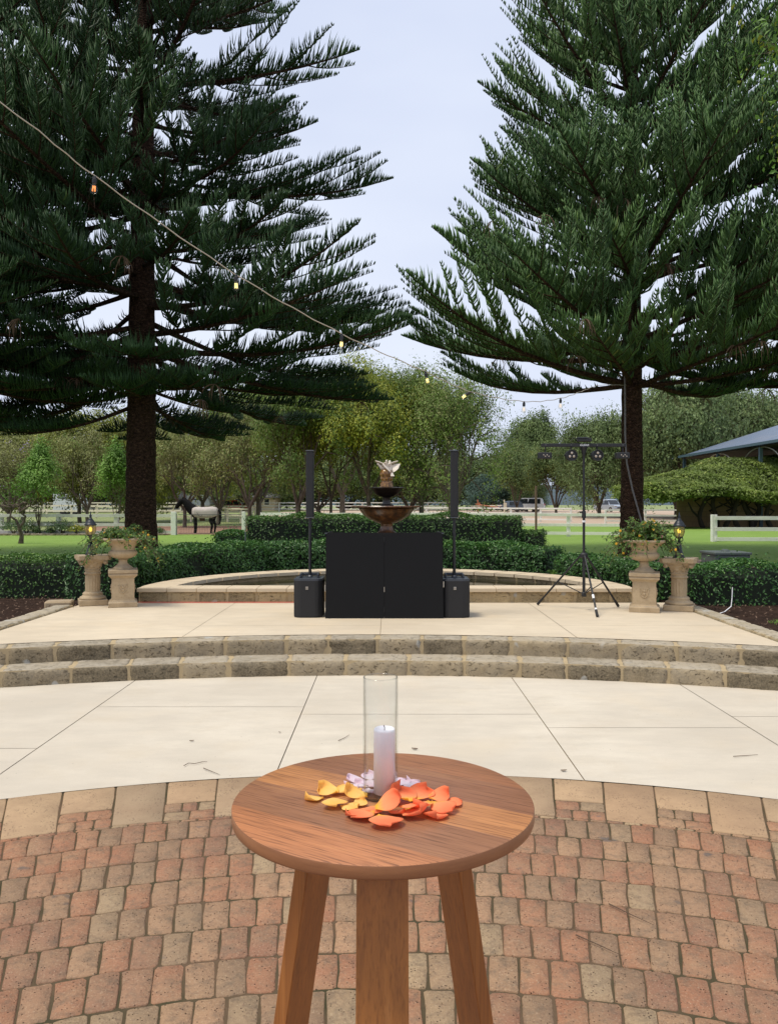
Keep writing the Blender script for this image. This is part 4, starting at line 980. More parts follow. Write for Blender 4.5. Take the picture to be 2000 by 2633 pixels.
# ---------------- Norfolk pines
def pine(name,label,base,H,r0,z0,L0,pw,sl0,sl1,seed,mat,zmax=None,group='tall pines',lean=(0,0),cut=None,step=.68,droop0=0.0,nsec=.8,upsec=1.0,short=0,nbx=0,wsc=1.0,lsc=1.0):
    R=np.random.default_rng(seed); rr=random.Random(seed)
    t=thing(name,label,'tree',base,0,group)
    # trunk with rough outline
    N=28; zs=list(np.arange(-.1,6.5,.11))+list(np.arange(6.6,H,.8)); vs=[];fs=[]
    for z in zs:
        rad=r0*(1-z/H)**.75*(1+.22*math.exp(-max(z,0)/.55))
        for i in range(N):
            a=2*PI*i/N; q=Vector((math.cos(a)*1.6,math.sin(a)*1.6,z*1.3))
            k=1+.06*noise.noise(q*2.2+Vector((seed,0,0)))+.055*noise.noise(q*7)+.03*abs(math.sin(z*14+noise.noise(q)*3))
            vs.append((lean[0]*z+rad*k*math.cos(a),lean[1]*z+rad*k*math.sin(a),z))
    for j in range(len(zs)-1):
        for i in range(N): i2=(i+1)%N; fs.append((j*N+i,j*N+i2,(j+1)*N+i2,(j+1)*N+i))
    mb=MB(); mb.add(vs,fs); mb.build('trunk',M['pinebark'],t)
    wood=MB(); A0=[];A1=[];A2=[];AW=[];AR=[]
    def foliage(fn,L,sa,dens=1.0,lmax=.72,side0=1,rr_base=.5):
        n=max(4,int((1-sa)*L/.046*dens)); s=sa+(1-sa)*(np.arange(n)+R.uniform(0,.6,n))/n; s=np.clip(s,0,1)
        ph=R.uniform(0,6.28); bun=np.sin(s*L*3.1+ph)+.6*np.sin(s*L*7.3+ph*2); keep=(bun>-.85)|(s*L>L-1.1)|(R.random(n)<.25); s=s[keep]; n=len(s)
        P=fn(s); T=norm(fn(np.clip(s+.01,0,1.02))-fn(np.clip(s-.01,0,1)))
        up=np.array([0,0,1.]); S=norm(np.cross(T,up)); Nn=np.cross(S,T)
        rem=(1-s)*L; big=1+.22*np.sin(s*L*2.3+ph)
        ln=np.minimum(lmax*lsc,.09+rem*.60)*R.uniform(.75,1.12,n)*big
        for sd in(-1,1):
            j=R.normal(0,.11,(n,3)); k=R.uniform(.25,.9,n)[:,None]
            d1=norm(S*sd*k+Nn*.60+T*.50+j); d2=norm(S*sd*k*.35+up*1.0+T*.38+j*.9)
            P1=P+d1*(ln*.5)[:,None]; P2=P1+d2*(ln*.55)[:,None]
            A0.append(P);A1.append(P1);A2.append(P2);AW.append(np.full(n,.0215*wsc)*R.uniform(.75,1.2,n)); AR.append(np.clip(R.normal(rr_base,.15,n)+.12*big-.12,0,1))
    z=z0; wh=0
    while z<(zmax or H-.5):
        L=L0*((H-z)/(H-z0))**pw; u=(z-z0)/(H-z0)
        nb=rr.choice([6,6,7,7])+nbx; ph=rr.uniform(0,2*PI)
        if wh<short: L*=.45+.55*wh/short; nb=5
        for k in range(nb):
            a=ph+2*PI*k/nb+rr.uniform(-.32,.32); l=L*rr.uniform(.72,1.10)*(1 if rr.random()>.15 else .6)
            if cut and cut(a,z): continue
            sl=math.radians(sl0+(sl1-sl0)*min(1,u*1.5)+rr.uniform(-8,8)); cur=rr.uniform(.12,.26)
            zb=z+rr.uniform(-.32,.32); out=np.array([math.cos(a),math.sin(a),0.]); sdv=np.array([-math.sin(a),math.cos(a),0.]); sw=rr.uniform(-.07,.07)
            sag=droop0*max(0,1-u*5)
            def main(s,l=l,sl=sl,cur=cur,zb=zb,out=out,sdv=sdv,sw=sw,sag=sag):
                s=np.asarray(s)[:,None]
                hor=l*(s*math.cos(sl)); ver=l*(s*(math.tan(sl)-cur*.45)*math.cos(sl)+cur*s**2.6 - sag*s)
                return np.array([lean[0]*zb,lean[1]*zb,zb])+out*hor+sdv*l*sw*np.sin(s*3)+np.array([0,0,1.])*ver
            ps=main(np.linspace(0,1,9)); rb=.028+.0085*l
            wood.tube([Vector(p) for p in ps],[rb*(1-i/8)**.8+.006 for i in range(9)],5)
            rb_=rr.uniform(.25,.6)
            foliage(main,l,.30,1.0,rr_base=rb_)
            foliage(main,l,.12,.25,lmax=.4,rr_base=.15)
            ns=int(l*nsec)
            for q in range(ns):
                s0=.26+.56*(q+rr.random()*.6)/ns; sd=1 if q%2 else -1; ang=rr.uniform(.55,.95); l2=(1-s0)*l*.62+.45
                p0=main(np.array([s0]))[0]; T=norm(main(np.array([s0+.02]))-main(np.array([s0])))[0]
                dd=T*math.cos(ang)+sd*math.sin(ang)*sdv; dd=dd/np.linalg.norm(dd)
                def sec(s,p0=p0,dd=dd,l2=l2,c2=rr.uniform(.12,.28)*upsec,T=T):
                    s=np.asarray(s)[:,None]; return p0+dd*l2*s+T*l2*.25*s*s+np.array([0,0,1.])*l2*c2*s**2.2
                ps=sec(np.linspace(0,1,5)); wood.tube([Vector(p) for p in ps],[.018*(1-i/4)+.005 for i in range(5)],4)
                foliage(sec,l2,.10,.80,lmax=.52,rr_base=rb_)
        z+=step*rr.uniform(.8,1.2)*(1.0 if wh else .8); wh+=1
    wood.build('branches',M['pinebark'],t)
    P0,P1,P2,w,rn=[np.concatenate(x) for x in(A0,A1,A2,AW,AR)]
    V,cn,ix=prisms(P0,P1,P2,w)
    build_np('crown',V,cn,ix,mat,t,np.repeat(rn,6))
    # a few hanging dead fronds
    dead=MB()
    lowv=[v for v in wood.v if z0-.5<v[2]<z0+5 and 2.5<math.hypot(v[0],v[1])<L0*.8]
    for q in range(34):
        c=Vector(rr.choice(lowv))
        for e in range(9):
            d=Vector((rr.uniform(-.3,.3),rr.uniform(-.3,.3),0)); dn=rr.uniform(.25,.6); dead.tube([c,c+d*.5+Vector((0,0,-dn*.15)),c+d*.9+Vector((0,0,-dn*.55)),c+d+Vector((0,0,-dn))],[.008,.011,.011,.003],3)
    dead.build('dead_fronds',M['deadfrond'],t)
    return t
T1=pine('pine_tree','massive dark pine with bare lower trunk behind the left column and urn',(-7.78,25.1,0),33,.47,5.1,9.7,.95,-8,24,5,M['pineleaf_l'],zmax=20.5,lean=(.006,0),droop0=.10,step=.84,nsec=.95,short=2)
T2=pine('pine_tree','tall green pine with bare trunk behind the right urn and light stand',(7.85,25.9,0),27,.365,5.5,8.1,.92,4,44,12,M['pineleaf'],zmax=20.0,step=.80,nsec=1.55,upsec=1.9,wsc=1.25,lsc=.80)
def clone(src,loc,rz,sc,label):
    c=copy_tree(src); c.location=loc; c.rotation_euler=(0,0,rz); c.scale=(sc,sc,sc); c['label']=label; return c
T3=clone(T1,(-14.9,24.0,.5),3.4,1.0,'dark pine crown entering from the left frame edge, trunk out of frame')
T4=clone(T2,(17.8,26.5,-.2),2.0,1.10,'green pine crown filling the right frame edge, trunk out of frame')
# ---------------- broadleaf trees
def skeleton(seed,H,spread,trunk_h,nmain,depth,vase=.7,r0=.22,wig=.18,kids=3,multi=1):
    rr=random.Random(seed); wood=MB(); tips=[]
    def grow(p,d,l,r,k):
        pts=[p]; dd=d.copy(); n=3 if k>0 else 2
        for i in range(n):
            dd=(dd+Vector((rr.uniform(-wig,wig),rr.uniform(-wig,wig),rr.uniform(-wig*.5,wig*.8)))).normalized(); pts.append(pts[-1]+dd*l/n)
        r1=r*.62; wood.tube(pts,[r+(r1-r)*i/n for i in range(n+1)],7 if r>.08 else 4 if r>.02 else 3,cap=False)
        for q in pts[1:]: 
            if k<=2: tips.append((q.copy(),dd.copy()))
        if k==0: return
        m=kids if k<depth-1 else kids
        for j in range(m):
            a=2*PI*(j+rr.random()*.8)/m; t=rr.uniform(.35,.75); ax=dd.orthogonal().normalized(); ax.rotate(Matrix.Rotation(a,3,dd))
            nd=(dd*(1-t*.6)+ax*t+Vector((0,0,.12))).normalized()
            s=pts[-1] if j<2 else pts[-2]
            grow(s,nd,l*rr.uniform(.62,.85),r1*rr.uniform(.7,.95),k-1)
    for mt in range(multi):
        b=Vector((rr.uniform(-.25,.25)*(multi>1),rr.uniform(-.25,.25)*(multi>1),-.1))
        top=Vector((b.x*2+rr.uniform(-.15,.15),b.y*2+rr.uniform(-.15,.15),trunk_h*rr.uniform(.85,1.1)))
        wood.tube([b,b.lerp(top,.12)+Vector((0,0,.02)),b.lerp(top,.5)+Vector((rr.uniform(-.06,.06),0,0)),top],[r0*1.35,r0*1.05,r0*.95,r0*.85],10,cap=False)
        for j in range(nmain):
            a=2*PI*(j+rr.uniform(-.3,.3))/nmain+mt; nd=Vector((math.cos(a)*vase,math.sin(a)*vase,1)).normalized()
            grow(top-Vector((0,0,rr.uniform(0,.3))),nd,(H-trunk_h)*.33,r0*.6,depth)
    V=np.array(wood.v); tp=np.array([[*a] for a,b in tips])
    ex=np.percentile(np.hypot(tp[:,0],tp[:,1]),96); zt=np.percentile(tp[:,2],99)
    def warp(P):
        P=P.copy(); z=P[:,2]; k=np.clip((z-trunk_h*.6)/(trunk_h*.8),0,1)
        sx=1+(spread/ex-1)*k; P[:,0]*=sx; P[:,1]*=sx
        hi=z>trunk_h; P[hi,2]=trunk_h+(z[hi]-trunk_h)*(H-trunk_h)/(zt-trunk_h); return P
    wood.v=[tuple(v) for v in warp(V)]
    return wood,warp(tp)
def crown_leaves(tips,n,size,sp,seed,flat_=.8,cover=1.0,blobs=None,drop=0):
    R=np.random.default_rng(seed); m=len(tips); sel=R.permutation(m)[:max(1,int(m*cover))]
    c=tips[sel[R.integers(0,len(sel),n)]]
    P=c+R.normal(0,sp,(n,3))*np.array([1,1,flat_]); P[:,2]-=abs(R.normal(0,drop,n)) if drop else 0
    Nn=(P-c)/max(sp,1e-3)*.9+R.normal(0,.30,(n,3)); Nn[:,2]+=.75; hc=P-np.array([0,0,tips[:,2].mean()-1.5]); Nn+=norm(hc)*.6
    L=size*R.uniform(.6,1.4,n); V,cn,ix=leaves(P,Nn,L,L*R.uniform(.4,.75,n),droop=.3 if drop else 0)
    # slow colour variation between clumps plus leaf variation
    ph=np.sin(c[:,0]*1.3+seed)+np.sin(c[:,1]*1.7)+np.sin(c[:,2]*2.1+1)
    rn=np.clip(.45+.16*ph+R.normal(0,.07,n),0,1)
    return V,cn,ix,np.repeat(rn,2)
PR={}
def proto(key,seed,H,spread,trunk_h,nmain,depth,vase,r0,kids,multi,n,size,sp,cover,leaf,bark='bark',flat_=.8,extra=None,drop=0,wig=.18):
    PR[key]=(seed,H,spread,trunk_h,nmain,depth,vase,r0,kids,multi,n,size,sp,cover,leaf,bark,flat_,extra,drop,wig)
_made={}
def tree(key,label,px,d,topy,halfw,name='broadleaf_tree',rz=None,group=None,cat='tree'):
    seed,H,spread,trunk_h,nmain,depth,vase,r0,kids,multi,n,size,sp,cover,leaf,bark,flat_,extra,drop,wig=PR[key]
    top=CH+(HZ-topy)/FP*d; x=(px-1000)/FP*d; hw=halfw/FP*d
    if key not in _made:
        t=thing(name,label,cat,(x,d,0),0,group)
        wood,tips=skeleton(seed,H,spread,trunk_h,nmain,depth,vase,r0,wig,kids,multi)
        if key=='maple':
            def cone(A):
                A=np.array(A,dtype=float); k=1.45-1.15*np.clip(A[:,2]/H,0,1); k=np.where(A[:,2]<1.0,np.minimum(k,.6+A[:,2]*.85),k); A[:,0]*=k; A[:,1]*=k; return A
            wood.v=[tuple(v) for v in cone(wood.v)]; tips=cone(tips)
        wood.build('trunk_and_limbs',M[bark],t,smooth=True)
        V,cn,ix,rn=crown_leaves(tips,n,size,sp,seed,flat_,cover,drop=drop); build_np('crown',V,cn,ix,M[leaf],t,rn)
        if extra:
            V,cn,ix,rn=crown_leaves(tips,extra[1],extra[2],extra[3],seed+5,flat_,extra[4]); build_np('blossom' if extra[0]=='jacflower' else 'bright_leaves',V,cn,ix,M[extra[0]],t,rn)
        _made[key]=t
    else:
        t=copy_tree(_made[key]); t.name=name; t['label']=label; t['category']=cat
        if group: t['group']=group
    t.location=(x,d,hgt(x,d)*.9); t.scale=(hw/spread,hw/spread,top/H); t.rotation_euler=(0,0,rz if rz is not None else (seed*1.3+px*.01)%6.28)
    return t
#      key      seed H  spr  trk nm dep vase r0  kids mul  n    size  sp  cover leaf
proto('bare',   3, 8, 5.0, 1.5, 5, 5, .95,.20,3,1,  12000,.17,.32,.55,'leaf_bare',extra=('leaf_green',1500,.20,.25,.08),wig=.24)
proto('bare2',  8, 8, 5.0, 1.3, 6, 5, .8,.20,3,1,   11000,.17,.30,.5,'leaf_bare',extra=('jacflower',420,.16,.2,.03),wig=.26)
proto('jacyg',  21,8, 5.0, 1.6, 5, 5, .8,.19,3,1,   22000,.20,.40,.85,'leaf_olive',extra=('leaf_yellow',7500,.20,.3,.4),wig=.2)
proto('green',  31,11,6.0, 2.1, 5, 5, .8,.30,3,1,   34000,.21,.45,.9,'leaf_green',extra=('leaf_olive',9000,.21,.4,.5),wig=.2)
proto('yellow', 41,11,6.0, 2.4, 5, 5, .8,.24,3,1,   34000,.20,.48,.95,'leaf_yellow',extra=('leaf_green',12000,.20,.4,.5),wig=.2)
proto('multi',  51,10,5.5, 1.7, 3, 5, .75,.22,3,3,  17000,.18,.36,.62,'leaf_green',extra=('leaf_bare',6000,.16,.3,.5),wig=.22)
proto('maple',  61,4.7,1.45,.75, 6, 4, .35,.05,3,1, 9000,.115,.17,1.0,'leaf_maple',wig=.14)
proto('gum',    71,14,6.0, 3.0, 5, 4, .65,.35,4,1,  34000,.34,.62,1.0,'leaf_gum',flat_=.7)
proto('gum2',   77,14,6.0, 1.4, 6, 4, .7,.35,4,1,   38000,.34,.80,1.0,'leaf_gum',extra=('leaf_olive',7000,.34,.6,.4))
proto('pepper', 81,12,7.0, 1.2, 6, 4, .8,.35,4,1,   46000,.30,.62,1.0,'leaf_pepper',drop=.8,extra=('leaf_gum',9000,.3,.6,.6))
proto('belt',  111,9,6.0,.2, 8, 3, 1.1,.22,4,1,  16000,.42,.95,1.0,'leaf_gum',flat_=1.1)
proto('bush',   91,5,4.0,  .3, 7, 4, 1.0,.15,3,1,   12000,.26,.42,1.0,'leaf_blue')
BT=group_bt='trees beyond the white fences'
# left background row (px, dist, top py, half width px)
for key,lab,px,d,ty,hw in(
 ('bare2','leafless brown tree low behind the left fence at the frame edge',20,60,1120,130),
 ('jacyg','yellow green spreading tree at the far left behind the small maple',60,68,1082,150),
 ('jacyg','yellow green spreading tree between the two small maples with purple blossom near',205,66,1066,140),
 ('bare','brown bare branched tree forking behind the left horse float',225,62,1110,110),
 ('jacyg','olive topped tree directly behind the left pine trunk',345,70,1068,120),
 ('bare','grey brown bare tree with twiggy crown above the horse',475,58,1085,125),
 ('bare2','bare twiggy tree between horse and red car with a few purple blossoms',560,64,1070,120),
 ('bare','bare twiggy tree right of the red car with sparse fresh leaves',640,56,1050,130),
 ('jacyg','olive crowned tree behind the twiggy trees above the horse rump',520,76,1075,140),
 ('green','large olive green tree with thick trunk behind the left column speaker',765,52,975,150),
 ('green','green tree standing farther back just left of the thick trunked one',665,66,1000,150),
 ('yellow','yellow green tree with thin trunk between left speaker and fountain',850,56,1010,100),
 ('yellow','bright yellow green tree rising directly behind the fountain',950,52,955,160),
 ('green','dark green tree behind the yellow tree in the centre gap',880,80,960,150),
 ('multi','many stemmed tree behind the right column speaker with bare right side',1165,50,965,150),
 ('green','leafy green tree between fountain and right column speaker',1085,54,965,140),
 ('gum','distant tall gum tree with domed crown left of the light stand',1372,112,1082,78),
 ('gum2','lower brown green gum at the left foot of the tall domed gum',1330,105,1160,60),
 ('bush','blue green rounded bushy tree behind the right speaker and jump poles',1262,118,1236,66),
 ('pepper','pale weeping tree behind the parked white car',1355,116,1238,55),
 ('gum2','green gum tree behind the light stand pole',1430,92,1150,65),
 ('pepper','weeping pepper tree directly behind the light stand bar',1540,84,1075,100),
 ('pepper','large pepper tree right of the right pine trunk',1740,80,985,150),
 ('gum2','dark tree low behind the right pine trunk and round lights',1600,88,1120,100),
 ('pepper','tall pale green pepper tree above the blue roof',1880,84,1000,140),
 ('gum','dark gum tree at the right frame edge behind the blue roof',1990,92,1040,120),
 ('gum2','shadowy low tree behind the centre trees left of the fountain',820,96,1190,110),
 ('gum2','shadowy low tree behind the centre trees right of the fountain',1050,98,1180,120),
 ('gum2','dark low tree behind the dark roofed house',640,112,1200,120),
 ('gum2','dark low tree behind the cream cottage',420,112,1190,130),
 ('gum2','dark low tree behind the left horse float',150,110,1180,150),
 ('gum','small round topped gum seen beyond the row at the far left',22,95,1088,45)):
    tree(key,lab,px,d,ty,hw,group=BT)
BL=['at the far left edge','left of the white float','behind the white float','right of the white float','left of the cream cottage','right of the cream cottage','behind the grey float','behind the red car','left of the dark roofed house','right of the dark roofed house','left of the fountain','behind the fountain','right of the fountain','left of the right speaker','right of the right speaker']
for k,b in enumerate(BL):
    px=-30+k*92; tree('belt','dense low far tree in the dark belt '+b,px,138+6*(k%3),1205-12*(k%4)-(k%2)*9,100,group='far belt of low trees',rz=k*1.1)
tree('maple','small bright green maple at the left in the rose bed beyond the left lawn',103,43.1,1140,68,name='maple_tree',group='young maples')
tree('maple','bright green maple half hidden behind the left pine trunk',300,43.3,1140,66,name='maple_tree',rz=2.2,group='young maples')
# gnarled small tree on the left lawn
gt=thing('gnarled_tree','small leafless gnarled tree with curved forks on the left lawn','tree',(-15.45,33.6,0))
mb=MB(); P=lambda x,z:((x-108)/2.4/FP*33.6,0.0+.2*math.sin(x),(1195-z)/2.4/FP*33.6)
mb.tube([P(110,1200),P(102,1150),P(104,1095)],[.12,.09,.08],8)
for pts in([(104,1095),(70,1050),(44,1025),(40,1000),(62,975),(95,960)],[(104,1100),(122,1060),(128,1025),(118,1000),(112,985),(135,970)],[(62,975),(30,965),(5,955)],[(95,960),(120,940),(150,945)],[(112,985),(95,965),(70,950)],[(118,1000),(150,975),(175,960)]):
    mb.tube([P(*q) for q in pts],[.06*(1-i/len(pts)*.75) for i in range(len(pts))],6)
rr=random.Random(4)
for i in range(46):
    x=rr.uniform(0,180); z=rr.uniform(935,985); mb.tube([P(x,z),P(x+rr.uniform(-25,25),z-rr.uniform(5,30)),P(x+rr.uniform(-35,35),z-rr.uniform(0,45))],[.014,.01,.005],3)
mb.build('trunk_and_limbs',M['bark'],gt,smooth=True)
# overhanging feathery tree at the top right corner
proto('feather',101,13,3.2,8.2,5,5,1.1,.16,3,1,9000,.11,.24,.9,'leaf_maple',extra=('leaf_yellow',2500,.12,.2,.5))
ft=tree('feather','feathery bright green tree reaching into the top right corner',1000+9.9/13.0*FP,13.0,-420,3.35/13.0*FP,group=None,rz=.6)
# rose bushes and small plants in the left bed
def shrub(name,label,loc,r,h,n,leafm,size,fl=None,nf=0,cat='shrub',group=None):
    t=thing(name,label,cat,loc,0,group); R=np.random.default_rng(int(abs(loc[0])*97)+n)
    D=norm(R.normal(0,1,(n,3))); D[:,2]=abs(D[:,2]); rad=R.uniform(.45,1.05,n)[:,None]*(1+.2*np.sin(D[:,:1]*7+loc[0]))
    P=D*rad*np.array([r,r,h*.62]); P[:,2]+=h*.30
    V,cn,ix=leaves(P,D+R.normal(0,.6,(n,3))+[0,0,.4],size*R.uniform(.7,1.3,n),size*R.uniform(.4,.6,n)); build_np('foliage',V,cn,ix,M[leafm],t,np.repeat(R.random(n),2))
    s=MB(); rr=random.Random(n)
    for k in range(9): a=rr.uniform(0,6.28); s.tube([(0,0,-.02),(r*.3*math.cos(a),r*.3*math.sin(a),h*.4),(r*.8*math.cos(a),r*.8*math.sin(a),h*rr.uniform(.6,.95))],[.02,.012,.005],4)
    s.build('stems',M['stem'],t)
    if fl:
        for k in range(nf):
            i=rr.randrange(n); q=P[i]*1.05; MB().ball(q,(.05,.05,.04),6).build('flower',M[fl],t)
    return t
for px,r,h,fl,lab in((35,.8,1.0,None,'low rose bush with green leaves near the gnarled tree'),(68,.6,.9,'petalwhite','white flowering rose bush just right of the gnarled tree'),(95,.3,.5,None,'small lime green plant beside the left maple stem'),(160,.75,.95,'petalwhite','white flowering rose bush between left maple and left lantern'),(198,.55,.65,None,'low lime shrub just left of the left lantern'),(128,.3,.45,None,'tiny dark plant right of the left maple stem'),(408,.4,.45,None,'small weedy plant between the left pine trunk and the gate post')):
    shrub('rose_bush' if fl or r>.7 else 'low_plant',lab,((px-1000)/FP*42.9,42.9,.02),r,h,int(900*r),'leaf_rose' if r!=.55 else 'leaf_yellow',.10,fl,9,'rose bush' if fl or r>.7 else 'plant','plants in the left bed')
# ---------------- hedges
def hedge(label,pts,hw,z0,z1,dens,leafm,size=.055,seed=1,round_=.06,back=.35,group='clipped garden hedges',name='hedge',wav=.05):
    """pts: centre line; leaves over both sides, ends and top of a clipped body"""
    R=np.random.default_rng(seed); t=thing(name,label,'hedge',(0,0,0),0,group)
    P=[Vector((x,y,0)) for x,y in pts]; n=len(P); nr=[]
    for i in range(n):
        d=(P[min(i+1,n-1)]-P[max(i-1,0)]).normalized(); nr.append(Vector((d.y,-d.x,0)))
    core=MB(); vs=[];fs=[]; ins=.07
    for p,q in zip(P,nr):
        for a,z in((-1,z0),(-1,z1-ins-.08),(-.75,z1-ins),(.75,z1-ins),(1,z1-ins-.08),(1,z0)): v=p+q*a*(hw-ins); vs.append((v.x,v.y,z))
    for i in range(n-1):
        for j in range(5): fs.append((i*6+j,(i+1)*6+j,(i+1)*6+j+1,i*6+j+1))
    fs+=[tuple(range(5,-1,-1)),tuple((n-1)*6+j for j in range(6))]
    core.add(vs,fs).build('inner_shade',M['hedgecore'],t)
    seg=[(P[i],P[i+1],nr[i],nr[i+1]) for i in range(n-1)]; Ls=np.array([(b-a).length for a,b,_,_ in seg]); T=Ls.sum(); h=z1-z0
    PP=[];NN=[]
    def samp(area,fn,k=1.0):
        m=int(area*dens*k*1.35); 
        if m<1: return
        si=R.choice(len(seg),m,p=Ls/T); u=R.random(m)
        A=np.array([seg[i][0] for i in si])*(1-u)[:,None]+np.array([seg[i][1] for i in si])*u[:,None]; Q=np.array([seg[i][2] for i in si])*(1-u)[:,None]+np.array([seg[i][3] for i in si])*u[:,None]
        fn(A,Q,m)
    def side(s):
        def f(A,Q,m):
            z=z0+h*R.random(m)**.85; dep=R.exponential(.05,m)-.03
            bul=np.array([.07*math.sin(a*3.1+b*2+c*2)+.06*math.sin(a*7+c*6)+.03*math.sin(a*15+c*11) for a,b,c in zip(A[:,0],A[:,1],z)])
            rd=np.clip((z-(z1-.12))/.12,0,1)*.07
            p=A+Q*s*(hw-dep+bul*.6-rd)[:,None]; p[:,2]=z; PP.append(p); NN.append(Q*s+R.normal(0,.45,(m,3))+[0,0,.35])
        return f
    def top(A,Q,m):
        o=R.uniform(-1,1,m); p=A+Q*(o*hw)[:,None]; wv=np.array([wav*(math.sin(a*2.3+seed)+.6*math.sin(a*6.1+b*3)) for a,b in zip(A[:,0],A[:,1])])
        p[:,2]=z1+wv-R.exponential(.03,m)+.01-np.abs(o)**6*.07+(R.random(m)>.985)*R.uniform(.03,.13,m); PP.append(p); NN.append(np.tile([0,0,1.],(m,1))+R.normal(0,.5,(m,3)))
    samp(T*h,side(1)); samp(T*h,side(-1),back); samp(T*2*hw,top,1.1)
    for e,(p,q) in enumerate(((P[0],nr[0]),(P[-1],nr[-1]))):
        m=int(2*hw*h*dens); o=R.uniform(-1,1,m); dv=np.array((P[0]-P[1]).normalized() if e==0 else (P[-1]-P[-2]).normalized())
        pp=np.array(p)+np.array(q)*(o*hw)[:,None]+dv*R.normal(0,.04,m)[:,None]; pp[:,2]=z0+h*R.random(m); PP.append(pp); NN.append(np.tile(dv,(m,1))+R.normal(0,.4,(m,3))+[0,0,.3])
    Pq=np.concatenate(PP); Nq=np.concatenate(NN); m=len(Pq); V,cn,ix=leaves(Pq,Nq,size*R.uniform(.65,1.35,m),size*R.uniform(.38,.6,m))
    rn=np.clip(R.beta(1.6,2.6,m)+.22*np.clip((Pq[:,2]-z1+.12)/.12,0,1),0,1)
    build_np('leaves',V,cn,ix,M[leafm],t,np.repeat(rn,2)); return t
def arc(cx,cy,a,b,t0,t1,n): return [(cx+a*math.cos(math.radians(t0+(t1-t0)*i/n)),cy+b*math.sin(math.radians(t0+(t1-t0)*i/n))) for i in range(n+1)]
hedge('dark clipped hedge running out of frame left behind the left fluted column',[(-3.95,12.2),(-5.0,12.2),(-6.5,12.2),(-8.5,12.1),(-11,12)],.5,.22,.84,1500,'hedgeleaf',.045,1)
hedge('clipped glossy hedge curving round the left side of the pool behind the left urn',arc(PCX,PY+.2,4.15,4.0,176,125,10),.48,.2,.93,1250,'hedgeleaf2',.055,2)
hedge('glossy leaved low hedge row behind the pool in front of the tall hedge, left half',[(-2.62,14.95),(-1.4,15.15),(-.05,15.2)],.45,.1,.98,1200,'hedgeleaf2',.06,3,wav=.07)
hedge('brighter low hedge row right of the booth in front of the tall hedge',[(.15,15.2),(1.4,15.1),(2.3,14.75),(2.95,14.3)],.45,.1,.90,1200,'hedgeleaf2',.06,4,wav=.07)
hedge('tall dark clipped hedge behind the fountain with lighter top',[(2.68,16.55),(1.5,16.65),(0,16.7),(-1.5,16.65),(-2.85,16.6)],.62,.0,1.42,1300,'hedgeleaf',.05,5)
hedge('sloping end of the tall hedge at its right side',[(3.15,16.4),(2.75,16.5)],.5,.0,1.12,1300,'hedgeleaf',.05,6)
hedge('rounded bush like hedge at the left end of the tall hedge',[(-2.75,15.2),(-3.25,15.1)],.36,.1,1.12,1200,'hedgeleaf2',.06,7,wav=.08)
hedge('glossy hedge curving round the right side of the pool behind the tripod stand',arc(PCX,PY+.2,4.0,3.9,37,2,8),.48,.2,.81,1250,'hedgeleaf2',.058,8,wav=.06)
hedge('dark clipped hedge running out of frame right behind the right fluted column',[(11,11.35),(8,11.35),(6,11.3),(4.9,11.25),(4.1,11.3)],.50,.22,.80,1500,'hedgeleaf2',.048,9)
hedge('small bright low plant clump beside the red path behind the tripod',[(2.95,14.2),(3.25,13.9)],.25,.1,.50,900,'leaf_maple',.07,10,name='plant_clump')
# ---------------- urn plants
def urnplant(name,label,cx,cy,cz,spread,seed,leafm,nst,flowers,droop,up,cat='plant',fl=.13):
    t=thing(name,label,cat,(cx,cy,cz)); rr=random.Random(seed); st=MB(); P=[];Nn=[]; F={}
    for k in range(nst):
        a=rr.uniform(0,2*PI); rch=spread*rr.uniform(.3,1)*(1.15 if abs(math.cos(a))>.7 else .75); u=up*rr.uniform(.25,1)*(1-.45*rch/spread); dr=droop*rr.uniform(0,1.0)*(rch/spread)
        r0=.12*rr.random(); pts=[]
        for i in range(8):
            s=i/7; pts.append(Vector((math.cos(a)*(r0+rch*s),math.sin(a)*(r0+rch*s)*.8,u*math.sin(s*PI*.62)-dr*s*s*1.2))+Vector((rr.uniform(-.012,.012),rr.uniform(-.012,.012),0)))
        st.tube(pts,[.004]*7+[.002],4)
        for i in range(1,8):
            for q in range(rr.choice([3,4,5])):
                P.append(pts[i]+Vector((rr.uniform(-.035,.035),rr.uniform(-.035,.035),rr.uniform(-.02,.03)))); Nn.append((rr.uniform(-.8,.8),rr.uniform(-1,.3),rr.uniform(.1,1)))
        if flowers and rr.random()<fl:
            F.setdefault(rr.choice(flowers),[]).append(pts[rr.choice([5,6,7])]+Vector((0,-.02,.015)))
    st.build('stems',M['stem'],t)
    n=len(P); R=np.random.default_rng(seed); V,cn,ix=leaves(np.array(P),np.array(Nn),.040*R.uniform(.7,1.4,n),.024*R.uniform(.7,1.4,n)); build_np('leaves',V,cn,ix,M[leafm],t,np.repeat(np.clip(R.normal(.45,.28,n),0,1),2))
    for f,ps in F.items():
        for p in ps:
            mb=MB(); mb.ball(p,(.006,.008,.006),6)
            for k in range(5): a=k*1.257+p.x*9; mb.ball(p+Vector((.009*math.cos(a),.002,.009*math.sin(a))),(.0085,.004,.0085),6)
            mb.build('flower',M[f],t)
urnplant('trailing_ivy','trailing green vine spilling from the left urn toward the lantern',-3.525,10.62,SZ+.491+.39,.47,3,'leaf_urn',84,['petalyel'],.42,.26,fl=.05)
urnplant('flowering_plant','bushy plant with yellow and pink blooms spilling from the right urn',3.225,10.12,SZ+.491+.39,.42,9,'leaf_urn',110,['petalyel','petalyel','petalyel','petalpink'],.38,.36)
